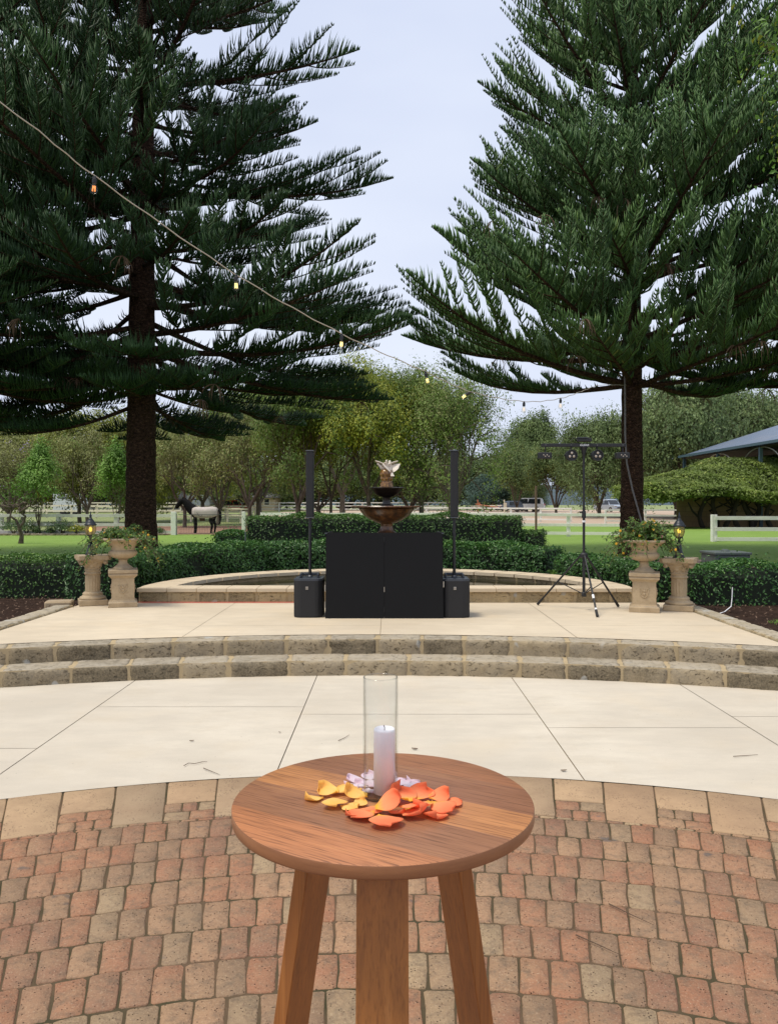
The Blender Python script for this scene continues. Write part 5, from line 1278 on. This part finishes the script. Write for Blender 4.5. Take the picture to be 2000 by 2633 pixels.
# grass tufts in the corner patches by the kerbs (countless blades)
R=np.random.default_rng(3); PP=[]
for x0,x1,y0,y1,m in((-7.5,-4.55,6.5,9.3,16000),(4.35,7.0,6.5,9.4,14000)):
    x=R.uniform(x0,x1,m); y=R.uniform(y0,y1,m); k=(np.sin(x*3)+np.sin(y*4+x))*.12+ (9.2-y)*.6; ok=(k>0); PP.append(np.stack([x[ok],y[ok],np.full(ok.sum(),.29)],1))
P=np.concatenate(PP); n=len(P); D=R.normal(0,.5,(n,3)); D[:,2]=1; D=norm(D); h=R.uniform(.02,.055,n)[:,None]
V,cn,ix=prisms(P,P+D*h*.6,P+D*h+R.normal(0,.01,(n,3)),np.full(n,.0022)); tag(build_np('grass_tufts',V,cn,ix,M['leaf_maple'],None,np.repeat(R.random(n),6)),'short grass in the corners beyond the stage kerbs','grass',None,'stuff')
# mulch and leaf litter on the bed soil
m=5200; x=R.uniform(-7,7,m); ok=(abs(x)>4.1); x=x[ok]; y=R.uniform(8.6,12.6,len(x)); P=np.stack([x,y,[hgt(a,b)+.058+.02*R.random() for a,b in zip(x,y)]],1)
n=len(P); Nn=R.normal(0,.5,(n,3)); Nn[:,2]+=1; V,cn,ix=leaves(P,Nn,R.uniform(.02,.06,n),R.uniform(.008,.02,n)); tag(build_np('leaf_litter',V,cn,ix,M['deadfrond'],None),'dry leaf litter and bark mulch on the bed soil','leaf litter',None,'stuff')
# ============================================================ fences
def fence(label,pts,ph,rails,rh,mat,pw=.12,group='white post and rail fences',cap=True,rd=.04,zf=None):
    t=thing('rail_fence',label,'fence',(0,0,0),0,group); P=[Vector((x,y,0)) for x,y in pts]
    for p in P:
        g=hgt(p.x,p.y)-.02; mb=MB(); mb.box((p.x,p.y,ph/2+g),(pw,pw,ph),bev=.01); mb.build('post',M[mat],t)
    for z in rails:
        mb=MB()
        for a,b in zip(P[:-1],P[1:]):
            d=b-a; L=d.length; c=(a+b)/2; ang=math.atan2(d.y,d.x); off=Vector((d.y,-d.x,0)).normalized()*(pw/2+rd/2+.003)
            mb.box((c.x+off.x,c.y+off.y,z+hgt(c.x,c.y)),(L-.006,rd,rh),rz=ang,bev=.004)
        mb.build('rail',M[mat],t)
    return t
def lin(x0,y0,x1,y1,n): return [(x0+(x1-x0)*i/n,y0+(y1-y0)*i/n) for i in range(n+1)]
fence('greyish three rail fence along the far side of the left lawn up to the gate',lin(-27.3,43.6,-11.5,43.0,5),1.17,(1.05,.56,.16),.16,'greyw',.22)
fence('white three rail fence right of centre ending behind the right pine trunk',lin(-7.0,44.2,11.9,40.6,7),1.22,(1.12,.60,.17),.15,'white',.17)
fence('white three rail fence section starting at the thick post right of the lantern',[(14.35,35.4),(17.6,35.2),(20.9,35.0),(24.2,34.8),(27.4,34.6)],1.22,(1.05,.56,.12),.165,'white',.22)
fence('short white fence in deep shade between right pine and vine wall',lin(18.0,66.6,24.6,66.6,2),1.25,(1.16,.70,.26),.13,'white',.16)
fence('cream rail fence far behind the horse crossing the left paddock',lin(-46,84,-13.5,79,12),1.35,(1.27,.72,.2),.15,'cream',.16)
fence('cream fence along the right side of the horse paddock',lin(-21.5,84,-11,66,6),1.3,(1.22,.66),.15,'cream',.16)
fence('long distant white fence running across behind the centre trees',lin(-44,118,8,104,18),1.35,(1.27,.85,.42),.12,'white',.15)
fence('distant white fence before the parked cars with angled gate end',lin(1,76,16.0,70.5,6),1.3,(1.22,.78,.25),.13,'white',.16)
fence('far cream fence behind the left paddock near the white horse float',lin(-62,104,-26,100,10),1.35,(1.27,.8,.35),.14,'cream',.15)
# gate
gt=thing('wire_gate','low dark wire gate between two white posts in front of the horse','gate',(0,0,0))
for x,y,lab in((-11.52,42.9,'thick'),(-7.85,43.3,'thin')):
    MB().box((x,y,.63),(.26 if lab=='thick' else .17,.24,1.26),bev=.02).build('gate_post',M['white'],gt)
MB().tube([(-11.3,43,1.10),(-7.95,43.3,1.10)],.018,6).build('top_rail',M['wire'],gt)
MB().tube([(-11.3,43,.10),(-7.95,43.3,.10)],.015,6).build('bottom_rail',M['wire'],gt)
mb=MB()
for k in range(1,24): x=-11.3+3.35*k/24; mb.tube([(x,43+.3*k/24,.1),(x,43+.3*k/24,1.1)],.0035,4)
for z in(.3,.5,.7,.9): mb.tube([(-11.3,43,z),(-7.95,43.3,z)],.0035,4)
mb.build('wire_mesh',M['wire'],gt)
# ============================================================ horse
hs=thing('horse','black horse in a pale rug standing side on behind the wire gate','horse',(-10.55,45.2,0),0)
# local x : head towards -x. height at withers 1.6
def skin(name,nodes,edges,root,mat,parent,sub=2):
    me=bpy.data.meshes.new(name); me.from_pydata([n[0] for n in nodes],edges,[]); me.materials.append(mat)
    o=bpy.data.objects.new(name,me); C.objects.link(o); o.parent=parent
    md=o.modifiers.new('skin','SKIN'); md.use_smooth_shade=True
    sv=me.skin_vertices[0].data
    for i,n in enumerate(nodes):
        r=n[1]; sv[i].radius=(r,r) if not hasattr(r,'__len__') else r; sv[i].use_root=(i==root)
    s=o.modifiers.new('sub','SUBSURF'); s.levels=sub; s.render_levels=sub; return o
N=[((.62,0,1.20),(.25,.27)),((.28,0,1.18),(.27,.30)),((-.08,0,1.16),(.26,.31)),((-.42,0,1.22),(.25,.34)),((-.62,0,1.42),(.20,.32)),((-.84,0,1.66),(.16,.26)),((-1.02,0,1.85),(.12,.19)),((-1.12,0,1.88),(.13,.18)),((-1.26,0,1.72),(.11,.17)),((-1.40,0,1.53),(.085,.12)),((-1.48,0,1.43),(.08,.10)),
 ((.82,0,1.26),(.18,.17)),
 ((-.42,.15,.95),.115),((-.44,.15,.62),.085),((-.43,.15,.54),.08),((-.43,.15,.20),.058),((-.45,.15,.10),.052),((-.47,.15,.02),.060),
 ((-.34,-.15,.95),.115),((-.30,-.15,.62),.085),((-.29,-.15,.54),.08),((-.29,-.15,.20),.058),((-.31,-.15,.10),.052),((-.33,-.15,.02),.060),
 ((.68,.16,.98),.15),((.60,.16,.74),.10),((.74,.16,.50),.085),((.70,.16,.22),.058),((.68,.16,.10),.052),((.66,.16,.02),.060),
 ((.60,-.16,.98),.15),((.50,-.16,.74),.10),((.62,-.16,.50),.085),((.57,-.16,.22),.058),((.55,-.16,.10),.052),((.53,-.16,.02),.060)]
E=[(1,0),(1,2),(2,3),(3,4),(4,5),(5,6),(6,7),(7,8),(8,9),(9,10),(0,11),(3,12),(12,13),(13,14),(14,15),(15,16),(16,17),(3,18),(18,19),(19,20),(20,21),(21,22),(22,23),(0,24),(24,25),(25,26),(26,27),(27,28),(28,29),(0,30),(30,31),(31,32),(32,33),(33,34),(34,35)]
skin('body',N,E,1,M['horse'],hs)
MB().lathe([(.035,0),(.03,.05),(.012,.10),(.002,.125)],10,c=(-1.06,.055,1.98)).build('ear',M['horse'],hs,smooth=True)
MB().lathe([(.035,0),(.03,.05),(.012,.10),(.002,.125)],10,c=(-1.06,-.055,1.98)).build('ear',M['horse'],hs,smooth=True)
MB().tube([(-1.07,0,2.0),(-.93,0,1.98),(-.74,.0,1.78),(-.55,.0,1.58)],[.03,.05,.05,.03],6).build('mane',M['horse'],hs,smooth=True)
MB().tube([(.93,0,1.36),(1.03,0,1.20),(1.05,0,.9),(1.02,0,.55)],[.05,.07,.07,.02],8).build('tail',M['horse'],hs,smooth=True)
mb=MB(); vs=[];fs=[]; sec=[(-.50,.30,1.50,1.12),(-.34,.33,1.54,.95),(-.08,.335,1.50,.88),(.25,.335,1.50,.88),(.6,.32,1.53,.90),(.82,.27,1.48,.98),(.92,.16,1.40,1.05)]
for x,w,zt,zb in sec:
    for k in range(15):
        u=k/14*2-1; a=u*PI*.5
        if abs(u)<.72: y=w*math.sin(a/.72*.99); z=zt-(1-math.cos(a/.72*.95))*.30
        else: y=math.copysign(w*(1.0+.03*math.sin(x*20)),u); z=(zt-.30)-( (abs(u)-.72)/.28)*((zt-.30)-zb)
        vs.append((x,y,z))
for j in range(len(sec)-1):
    for k in range(14): fs.append((j*15+k,j*15+k+1,(j+1)*15+k+1,(j+1)*15+k))
mb.add(vs,fs); rg=mb.build('horse_rug',M['rug'],hs,smooth=True); sm=rg.modifiers.new('thickness','SOLIDIFY'); sm.thickness=.015; sm.offset=1
MB().tube([(-.2,-.355,1.2),(-.1,-.36,1.02),(.05,-.36,.98),(.1,-.36,1.1)],.012,5).build('rug_strap',M['black'],hs)
MB().box((-.57,-.18,.86),(.10,.04,.38),bev=.015).build('leg_flap',M['rug'],hs)
MB().box((.02,0,.83),(.28,.2,.22),bev=.04).build('belly_pouch',M['brown'],hs)
# ============================================================ vehicles and buildings far away
def car(label,px,py,d,L,Hh,rz,mat,kind='suv'):
    p=W(px,py,d); t=thing('parked_car',label,'car',(p.x,d,hgt(p.x,d)+.1),rz,'cars parked beyond the fences'); w=.88
    z0=.28; bl=.86*Hh/1.6
    lo=[(-L/2,z0+.12),(-L/2+.12,z0),(L/2-.12,z0),(L/2,z0+.15),(L/2-.02,bl-.1),(L/2-.25,bl),(-L/2+.15,bl+.05),(-L/2,bl-.15)]
    Mx=Matrix(((1,0,0,0),(0,0,-1,0),(0,1,0,0),(0,0,0,1)))
    b=MB(); b.prism(lo,-w,w,M=Mx)
    if kind=='suv': cab=[(-L/2+.12,bl),(-L/2+.35,Hh-.08),(-L/2+.6,Hh),(L*.10,Hh),(L*.16,Hh-.05),(L*.28,bl)]
    else: cab=[(-L*.38,bl),(-L*.24,Hh-.06),(-L*.14,Hh),(L*.06,Hh),(L*.12,Hh-.05),(L*.27,bl)]
    vs=[]
    for (x,z) in cab:
        k=1-.18*(z-bl)/(Hh-bl); vs+=[(x,-w*k,z),(x,w*k,z)]
    n=len(cab); b.add(vs,[(2*i,2*i+1,2*i+3,2*i+2) for i in range(n-1)]+[tuple(2*i for i in range(n-1,-1,-1)),tuple(2*i+1 for i in range(n))])
    body=b.build('body',M[mat],t,angle=35)
    for s in(-1,1):
        for xa,xb in((cab[1][0]+.14,-.12*L+.35),(-.12*L+.45,cab[-1][0]-.32)):
            zz=bl+.05; zt=Hh-.13; k0=1-.18*(zz-bl)/(Hh-bl); k1=1-.18*(zt-bl)/(Hh-bl); sh=.12
            P=[(xa-sh*.2,s*(w*k0+.006),zz),(xb+sh,s*(w*k0+.006),zz),(xb-.10,s*(w*k1+.006),zt),(xa,s*(w*k1+.006),zt)]
            MB().add(P,[(0,1,2,3) if s<0 else (3,2,1,0)]).build('window',M['darkwin'],t)
    def scr(xa,za,xb,zb):
        ka=1-.18*(za-bl)/(Hh-bl); kb=1-.18*(zb-bl)/(Hh-bl); e=.008*(1 if xa>0 else -1)
        MB().add([(xa+e,-w*ka+.08,za),(xa+e,w*ka-.08,za),(xb+e,w*kb-.08,zb),(xb+e,-w*kb+.08,zb)],[(0,1,2,3)]).build('windscreen',M['darkwin'],t)
    x0,zq=cab[-1];x1,z1_=cab[-2]; scr(x0-(x0-x1)*.1,zq+(z1_-zq)*.1,x1+(x0-x1)*.05,z1_-.04)
    x0,zq=cab[0];x1,z1_=cab[1]; scr(x0+(x1-x0)*.15,zq+(z1_-zq)*.15,x1-(x1-x0)*.05,z1_-.04)
    for sx in(-.31,.31):
        for s in(-1,1):
            wh=MB().lathe([(.05,-.11),(.30,-.11),(.33,-.08),(.33,.08),(.30,.11),(.05,.11)],20,c=(L*sx,s*(w-.10),.33),M=R90).build('wheel',M['rubber'],t)
            MB().lathe([(.01,-.118),(.19,-.114),(.19,.114),(.01,.118)],14,c=(L*sx,s*(w-.10),.33),M=R90).build('rim',M['silver'],wh)
    for s in(-1,1):
        MB().box((L/2-.02,s*(w-.22),bl-.16),(.06,.30,.14),bev=.02).build('headlight',M['lens'],t)
        MB().box((-L/2+.0,s*(w-.14),bl-.05),(.06,.16,.30),bev=.02).build('tail_light',M['redlamp'],t)
    MB().box((L/2+.0,0,.52),(.04,.9,.16),bev=.01).build('grille',M['black'],t)
    return t
car('white four wheel drive wagon parked under the metal frame beyond the right fence',1356,1300,112,4.7,1.85,2.85,'carwhite')
car('grey blue sedan parked in front of the white wagon',1322,1302,112,4.4,1.45,.15,'carblue','sedan')
car('pale wagon mostly hidden behind the grey blue sedan',1303,1300,127,4.5,1.6,.2,'carsilver')
car('silver car facing the camera just left of the right pine trunk',1566,1315,104,4.2,1.62,-1.15,'carsilver','sedan')
car('red hatchback parked behind the fence right of the horse',602,1290,112,4.2,1.55,.05,'carred')
car('red car glimpsed between the centre trees left of the fountain bowl',892,1297,150,4.2,1.5,.1,'carred','sedan')
def float_(label,px,d,L,Hh,rz,mat='carwhite'):
    t=thing('horse_float',label,'horse float',((px-1000)/FP*d,d,hgt(0,d)),rz,'horse floats behind the fences'); w=1.0
    Mx=Matrix(((1,0,0,0),(0,0,-1,0),(0,1,0,0),(0,0,0,1)))
    b=MB(); b.prism([(-L/2,.45),(L/2-.1,.45),(L/2+.25,1.1),(L/2-.05,Hh-.45),(-L/2,Hh-.45)],-w,w,M=Mx); b.build('lower_body',M['carwhite'],t,angle=30)
    b=MB(); b.prism([(-L/2,Hh-.445),(L/2-.05,Hh-.445),(L/2-.25,Hh-.12),(L/2-.6,Hh),(-L/2+.15,Hh),(-L/2,Hh-.12)],-w-.01,w+.01,M=Mx); b.build('roof_shell',M[mat],t,angle=30)
    for s in(-1,1):
        MB().box((-.3,s*(w+.005),Hh-.62),(L*.45,.012,.16)).build('window',M['darkwin'],t)
        for dx in(-.45,.45): MB().lathe([(.05,-.09),(.3,-.09),(.33,0),(.3,.09),(.05,.09)],16,c=(dx,s*w,.33),M=R90).build('wheel',M['rubber'],t)
    MB().tube([(L/2,0,.5),(L/2+1.0,0,.45)],.05,8).build('drawbar',M['steelrail'],t)
    return t
float_('white and grey horse float behind the horse',513,110,2.9,2.35,0)
float_('white horse float at the left behind the small maple',180,88,3.0,2.6,.1)
# cream cottage and dark roofed house
def house(label,px0,px1,d,wallh,roofh,wm,rm,group):
    x0=(px0-1000)/FP*d; x1=(px1-1000)/FP*d; t=thing('house',label,'house',((x0+x1)/2,d,hgt(0,d)),0,group); w=(x1-x0)/2; D=4
    MB().box((0,D,wallh/2),(2*w,2*D,wallh)).build('wall',M[wm],t)
    b=MB(); e=.5; vs=[(-w-e,-e,wallh),(w+e,-e,wallh),(w+e,2*D+e,wallh),(-w-e,2*D+e,wallh),(-w+min(w*.6,2),D,wallh+roofh),(w-min(w*.6,2),D,wallh+roofh)]
    vs+= [(x,y,z-.12) for x,y,z in vs[:4]]
    b.add(vs,[(0,1,5,4),(1,2,5),(2,3,4,5),(3,0,4),(6,7,1,0),(7,8,2,1),(8,9,3,2),(9,6,0,3),(9,8,7,6)]); b.build('roof',M[rm],t)
    nwin=max(1,int(w))
    for k in range(nwin):
        x=-w+2*w*(k+.5)/nwin; f=MB().box((x,-.03,1.45),(.9,.06,1.1)).build('window',M['cream'],t); MB().box((x,-.065,1.45),(.74,.02,.94)).build('pane',M['darkwin'],f)
    return t
house('small cream cottage with grey tiled roof behind the horse head',418,452,120,1.9,1.5,'housewall','darkroof','farm buildings')
house('long dark roofed house behind the trees right of the red car',592,705,128,2.2,2.4,'housewall','darkroof','farm buildings')
# scaffold frame above the wagon, pole, jumps
sf=thing('metal_frame','light metal pipe frame standing behind the white wagon','frame',tuple(W(1352,0,116).xy)+(0,))
for x in(-.95,.95): MB().tube([(x,0,0),(x,0,2.95)],.045,6).build('upright',M['steelrail'],sf)
for z in(2.2,2.5,2.9): MB().tube([(-.95,0,z),(.95,0,z)],.035,6).build('crossbar',M['steelrail'],sf)
p=G(1378,1380,0); o=MB().tube([(p.x,p.y,0),(p.x,p.y,2.6)],.06,8).build('timber_pole',M['timber']); tag(o,'slender brown pole on the lawn in front of the cars','pole')
for k,(px,d,col,lab) in enumerate(((1228,98,'orangepole','orange post of the show jump behind the right speaker'),(1296,96,'cream','cream post of the show jump by the grey blue sedan'))):
    t=thing('jump_stand',lab,'jump stand',((px-1000)/FP*d,d,hgt(0,d)),0,'show jumping equipment'); MB().box((0,0,.85),(.14,.14,1.7)).build('upright',M[col],t); MB().box((0,0,.06),(.6,.5,.1)).build('foot',M[col],t); MB().box((.15,0,.9),(.3,.06,.9)).build('wing',M[col],t)
for a,b,m,lab in(((1222,1296,98),(1300,1308,96),'orangepole','sloping orange jump pole behind the right fence'),((1210,1302,98),(1290,1300,97),'cream','cream jump pole crossing behind the orange one'),((1205,1307,98),(1262,1311,97),'timber','brown pole lying low behind the fence right of the speaker')):
    o=MB().tube([W(*a),W(*b)],.055,8).build('jump_pole',M[m]); tag(o,lab,'jump pole','show jumping equipment')
# ============================================================ vine pergola, wall, pavilion
wl=thing('block_wall','sandy block wall in shade under the vine canopy at the right','wall',(0,0,0))
MB().box((34.0,58.2,1.3),(26.0,.3,2.6)).build('wall_face',M['sandwall'],wl)
for x in(21.0,26.2,32,38): MB().box((x,58.0,1.3),(.35,.12,2.6)).build('pier',M['sandwall'],wl)
vp=thing('vine_canopy','wide mound of green vine over dark twisted stems before the blue roof','vine canopy',(0,0,0))
rr=random.Random(9)
def cz(x,y):
    u=min(1,max(0,(y-53)/8)); xx=min(1,max(0,(x-17.6)/7)); return 2.35+ (.55+2.05*xx+.06*max(0,x-24))*math.sin(u*PI*.5)+.09*math.sin(x*1.1+y*.5)+.10*math.sin(x*2.7+y*1.3)-.2*(1-u)*math.sin(x*.8)
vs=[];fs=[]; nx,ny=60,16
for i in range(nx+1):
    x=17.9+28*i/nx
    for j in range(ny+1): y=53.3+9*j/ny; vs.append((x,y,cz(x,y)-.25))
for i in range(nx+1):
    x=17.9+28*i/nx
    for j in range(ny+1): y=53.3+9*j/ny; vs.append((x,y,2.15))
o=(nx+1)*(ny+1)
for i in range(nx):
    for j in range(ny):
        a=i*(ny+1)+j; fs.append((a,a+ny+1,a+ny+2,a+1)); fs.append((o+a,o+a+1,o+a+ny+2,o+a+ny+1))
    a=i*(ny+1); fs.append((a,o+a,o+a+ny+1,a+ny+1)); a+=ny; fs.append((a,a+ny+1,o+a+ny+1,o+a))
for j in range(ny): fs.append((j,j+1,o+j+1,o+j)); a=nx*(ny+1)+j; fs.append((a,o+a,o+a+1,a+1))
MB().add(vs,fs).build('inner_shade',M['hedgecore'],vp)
R=np.random.default_rng(4); m=52000; x=R.uniform(17.4,46,m); y=53+R.random(m)**1.3*9.4
z=np.array([cz(a,b) for a,b in zip(x,y)])-R.exponential(.10,m)+.05; fr=R.random(m)<.22; y[fr]=53.2+R.normal(0,.25,fr.sum()); z[fr]=2.0+R.random(fr.sum())*.7-.25*np.sin(x[fr]*.8)
lf=R.random(m)<.05; x[lf]=17.7+R.normal(0,.3,lf.sum()); z[lf]=2.1+R.random(lf.sum())*1.0
P=np.stack([x,y,z],1); Nn=R.normal(0,.55,(m,3)); Nn[:,2]+=.9; Nn[:,1]-=.5
V,cn,ix=leaves(P,Nn,.26*R.uniform(.6,1.4,m),.13*R.uniform(.6,1.3,m),droop=.25); ph=np.sin(x*1.9)+np.sin(y*2.3+x); build_np('vine_leaves',V,cn,ix,M['leaf_vine'],vp,np.repeat(np.clip(.45+.14*ph+R.normal(0,.18,m),0,1),2))
for k,px in enumerate((1812,1838,1868,1893,1922,1948,1975,2030,2090)):
    x=(px-1000)/FP*55.5; y=55.5+rr.uniform(-.4,1.0); a=rr.uniform(-.6,.6)
    mb=MB(); pts=[Vector((x+.25*math.sin(s*5+k)*(1 if k%2 else -1)+a*s*.6,y,2.45*s)) for s in[i/7 for i in range(8)]]
    mb.tube(pts,[.17-.05*i/7+.02*(i%2) for i in range(8)],8)
    for q in(2,4): b=pts[q]; mb.tube([b,b+Vector((rr.choice([-1,1])*.5,0,.5)),b+Vector((rr.choice([-1,1])*.8,0,1.1))],[.09,.07,.05],6)
    mb.build('vine_trunk',M['darkbark'],vp,smooth=True)
pv=thing('pavilion','open pavilion with blue steel hip roof above the vine canopy','pavilion',(0,0,0))
ex,y0,y1,ez=26.6,52,73.4,6.05; rx,rz_=34.5,9.0
b=MB(); vs=[(ex,y0,ez),(ex,y1,ez),(60,y1,ez),(60,y0,ez),(rx,y1-7.9,rz_),(rx,y0-20,rz_),(52,y1-7.9,rz_)]
b.add([(ex,20,ez),(ex,y1,ez),(rx,y1-7.9,rz_),(rx,20,rz_)],[(0,3,2,1)]); b.add([(ex,y1,ez),(60,y1,ez),(52,y1-7.9,rz_),(rx,y1-7.9,rz_)],[(0,3,2,1)])
b.v=[(x,y if y>30 else 50,z) for x,y,z in b.v]
b.add([(rx,50,rz_),(rx,y1-7.9,rz_),(52,y1-7.9,rz_),(52,50,rz_)],[(0,1,2,3)]); b.build('roof',M['roofblue'],pv)
MB().box((ex-.06,(50+y1)/2,ez-.04),(.16,y1-50,.20)).build('gutter',M['gutter'],pv)
MB().box((43,(50+y1)/2+.2,ez-.2),(32.5,y1-50.6,.06)).build('ceiling',M['darkbark'],pv)
for y in(51,58,65.5,73):
    MB().box((ex+.3,y,3),(.22,.22,6.0)).build('post',M['gutter'],pv)
for y in(58,65.5):
    P=[(ex+.3,y+3.2*math.sin(a),ez-.25-1.6*(1-math.cos(a))**1.0*1.0) for a in[-1.4+2.8*i/14 for i in range(15)]]; MB().tube(P,.045,6).build('arched_brace',M['steelrail'],pv)
MB().box((40,66,3),(.3,16,6)).build('back_wall',M['darkbark'],pv)
# conduit on the right pine trunk
o=MB().tube([W(1606,900,25.2),W(1607,1120,25.2),W(1611,1190,25.25),W(1626,1260,25.3),W(1650,1345,25.3),W(1655,1425,25.3)],.028,6).build('trunk_cable',M['greycable']); tag(o,'grey cable running down the right pine trunk','cable')
# ============================================================ world, sun, camera
w=bpy.data.worlds.new('World'); bpy.context.scene.world=w; w.use_nodes=True; nt=w.node_tree; nt.nodes.clear()
SUND=Vector((-.36,-.16,1.0)).normalized(); el=math.asin(SUND.z); az=math.atan2(SUND.x,SUND.y)
out=nt.nodes.new('ShaderNodeOutputWorld'); bg=nt.nodes.new('ShaderNodeBackground'); sky=nt.nodes.new('ShaderNodeTexSky'); sky.sky_type='NISHITA'; sky.sun_disc=False; sky.sun_elevation=el; sky.sun_rotation=az; sky.air_density=1.2; sky.dust_density=3.0
tc=nt.nodes.new('ShaderNodeTexCoord'); mp=nt.nodes.new('ShaderNodeMapping'); mp.inputs['Scale'].default_value=(1,1,2.6); nz=nt.nodes.new('ShaderNodeTexNoise'); nz.inputs['Scale'].default_value=1.7; nz.inputs['Detail'].default_value=4
nt.links.new(tc.outputs['Generated'],mp.inputs[0]); nt.links.new(mp.outputs[0],nz.inputs['Vector'])
rp=nt.nodes.new('ShaderNodeValToRGB'); e=rp.color_ramp.elements; e[0].position=.3; e[0].color=(.76,.79,.88,1); e[1].position=.75; e[1].color=(1,1,1,1)
sc=nt.nodes.new('ShaderNodeMixRGB'); sc.blend_type='MULTIPLY'; sc.inputs[0].default_value=1; sc.inputs[2].default_value=(7.1,7.6,8.75,1)
nt.links.new(nz.outputs[0],rp.inputs[0]); nt.links.new(rp.outputs[0],sc.inputs[1])
mx=nt.nodes.new('ShaderNodeMixRGB'); mx.inputs[0].default_value=.93; nt.links.new(sky.outputs[0],mx.inputs[1]); nt.links.new(sc.outputs[0],mx.inputs[2])
nt.links.new(mx.outputs[0],bg.inputs[0]); bg.inputs[1].default_value=.10; nt.links.new(bg.outputs[0],out.inputs[0])
sl_=bpy.data.lights.new('sun','SUN'); sl_.energy=2.4; sl_.angle=math.radians(18); sl_.color=(1,.92,.78); so=bpy.data.objects.new('sun',sl_); C.objects.link(so); so.rotation_euler=(-SUND).to_track_quat('-Z','Y').to_euler()
cam=bpy.data.cameras.new('camera'); co=bpy.data.objects.new('camera',cam); C.objects.link(co); co.location=(0,0,CH); co.rotation_euler=(PI/2,0,0)
cam.sensor_fit='HORIZONTAL'; cam.sensor_width=36; cam.lens=36*FP/2000; cam.shift_y=-(1316.5-HZ)/2000; cam.clip_start=.05; cam.clip_end=5000
S=bpy.context.scene; S.camera=co; S.view_settings.view_transform='Standard'; S.view_settings.look='None'; S.view_settings.gamma=1; S.view_settings.exposure=.3
try: S.view_settings.use_curve_mapping=False
except Exception: pass
S.render.engine='CYCLES'; S.cycles.transparent_max_bounces=24; S.cycles.max_bounces=8
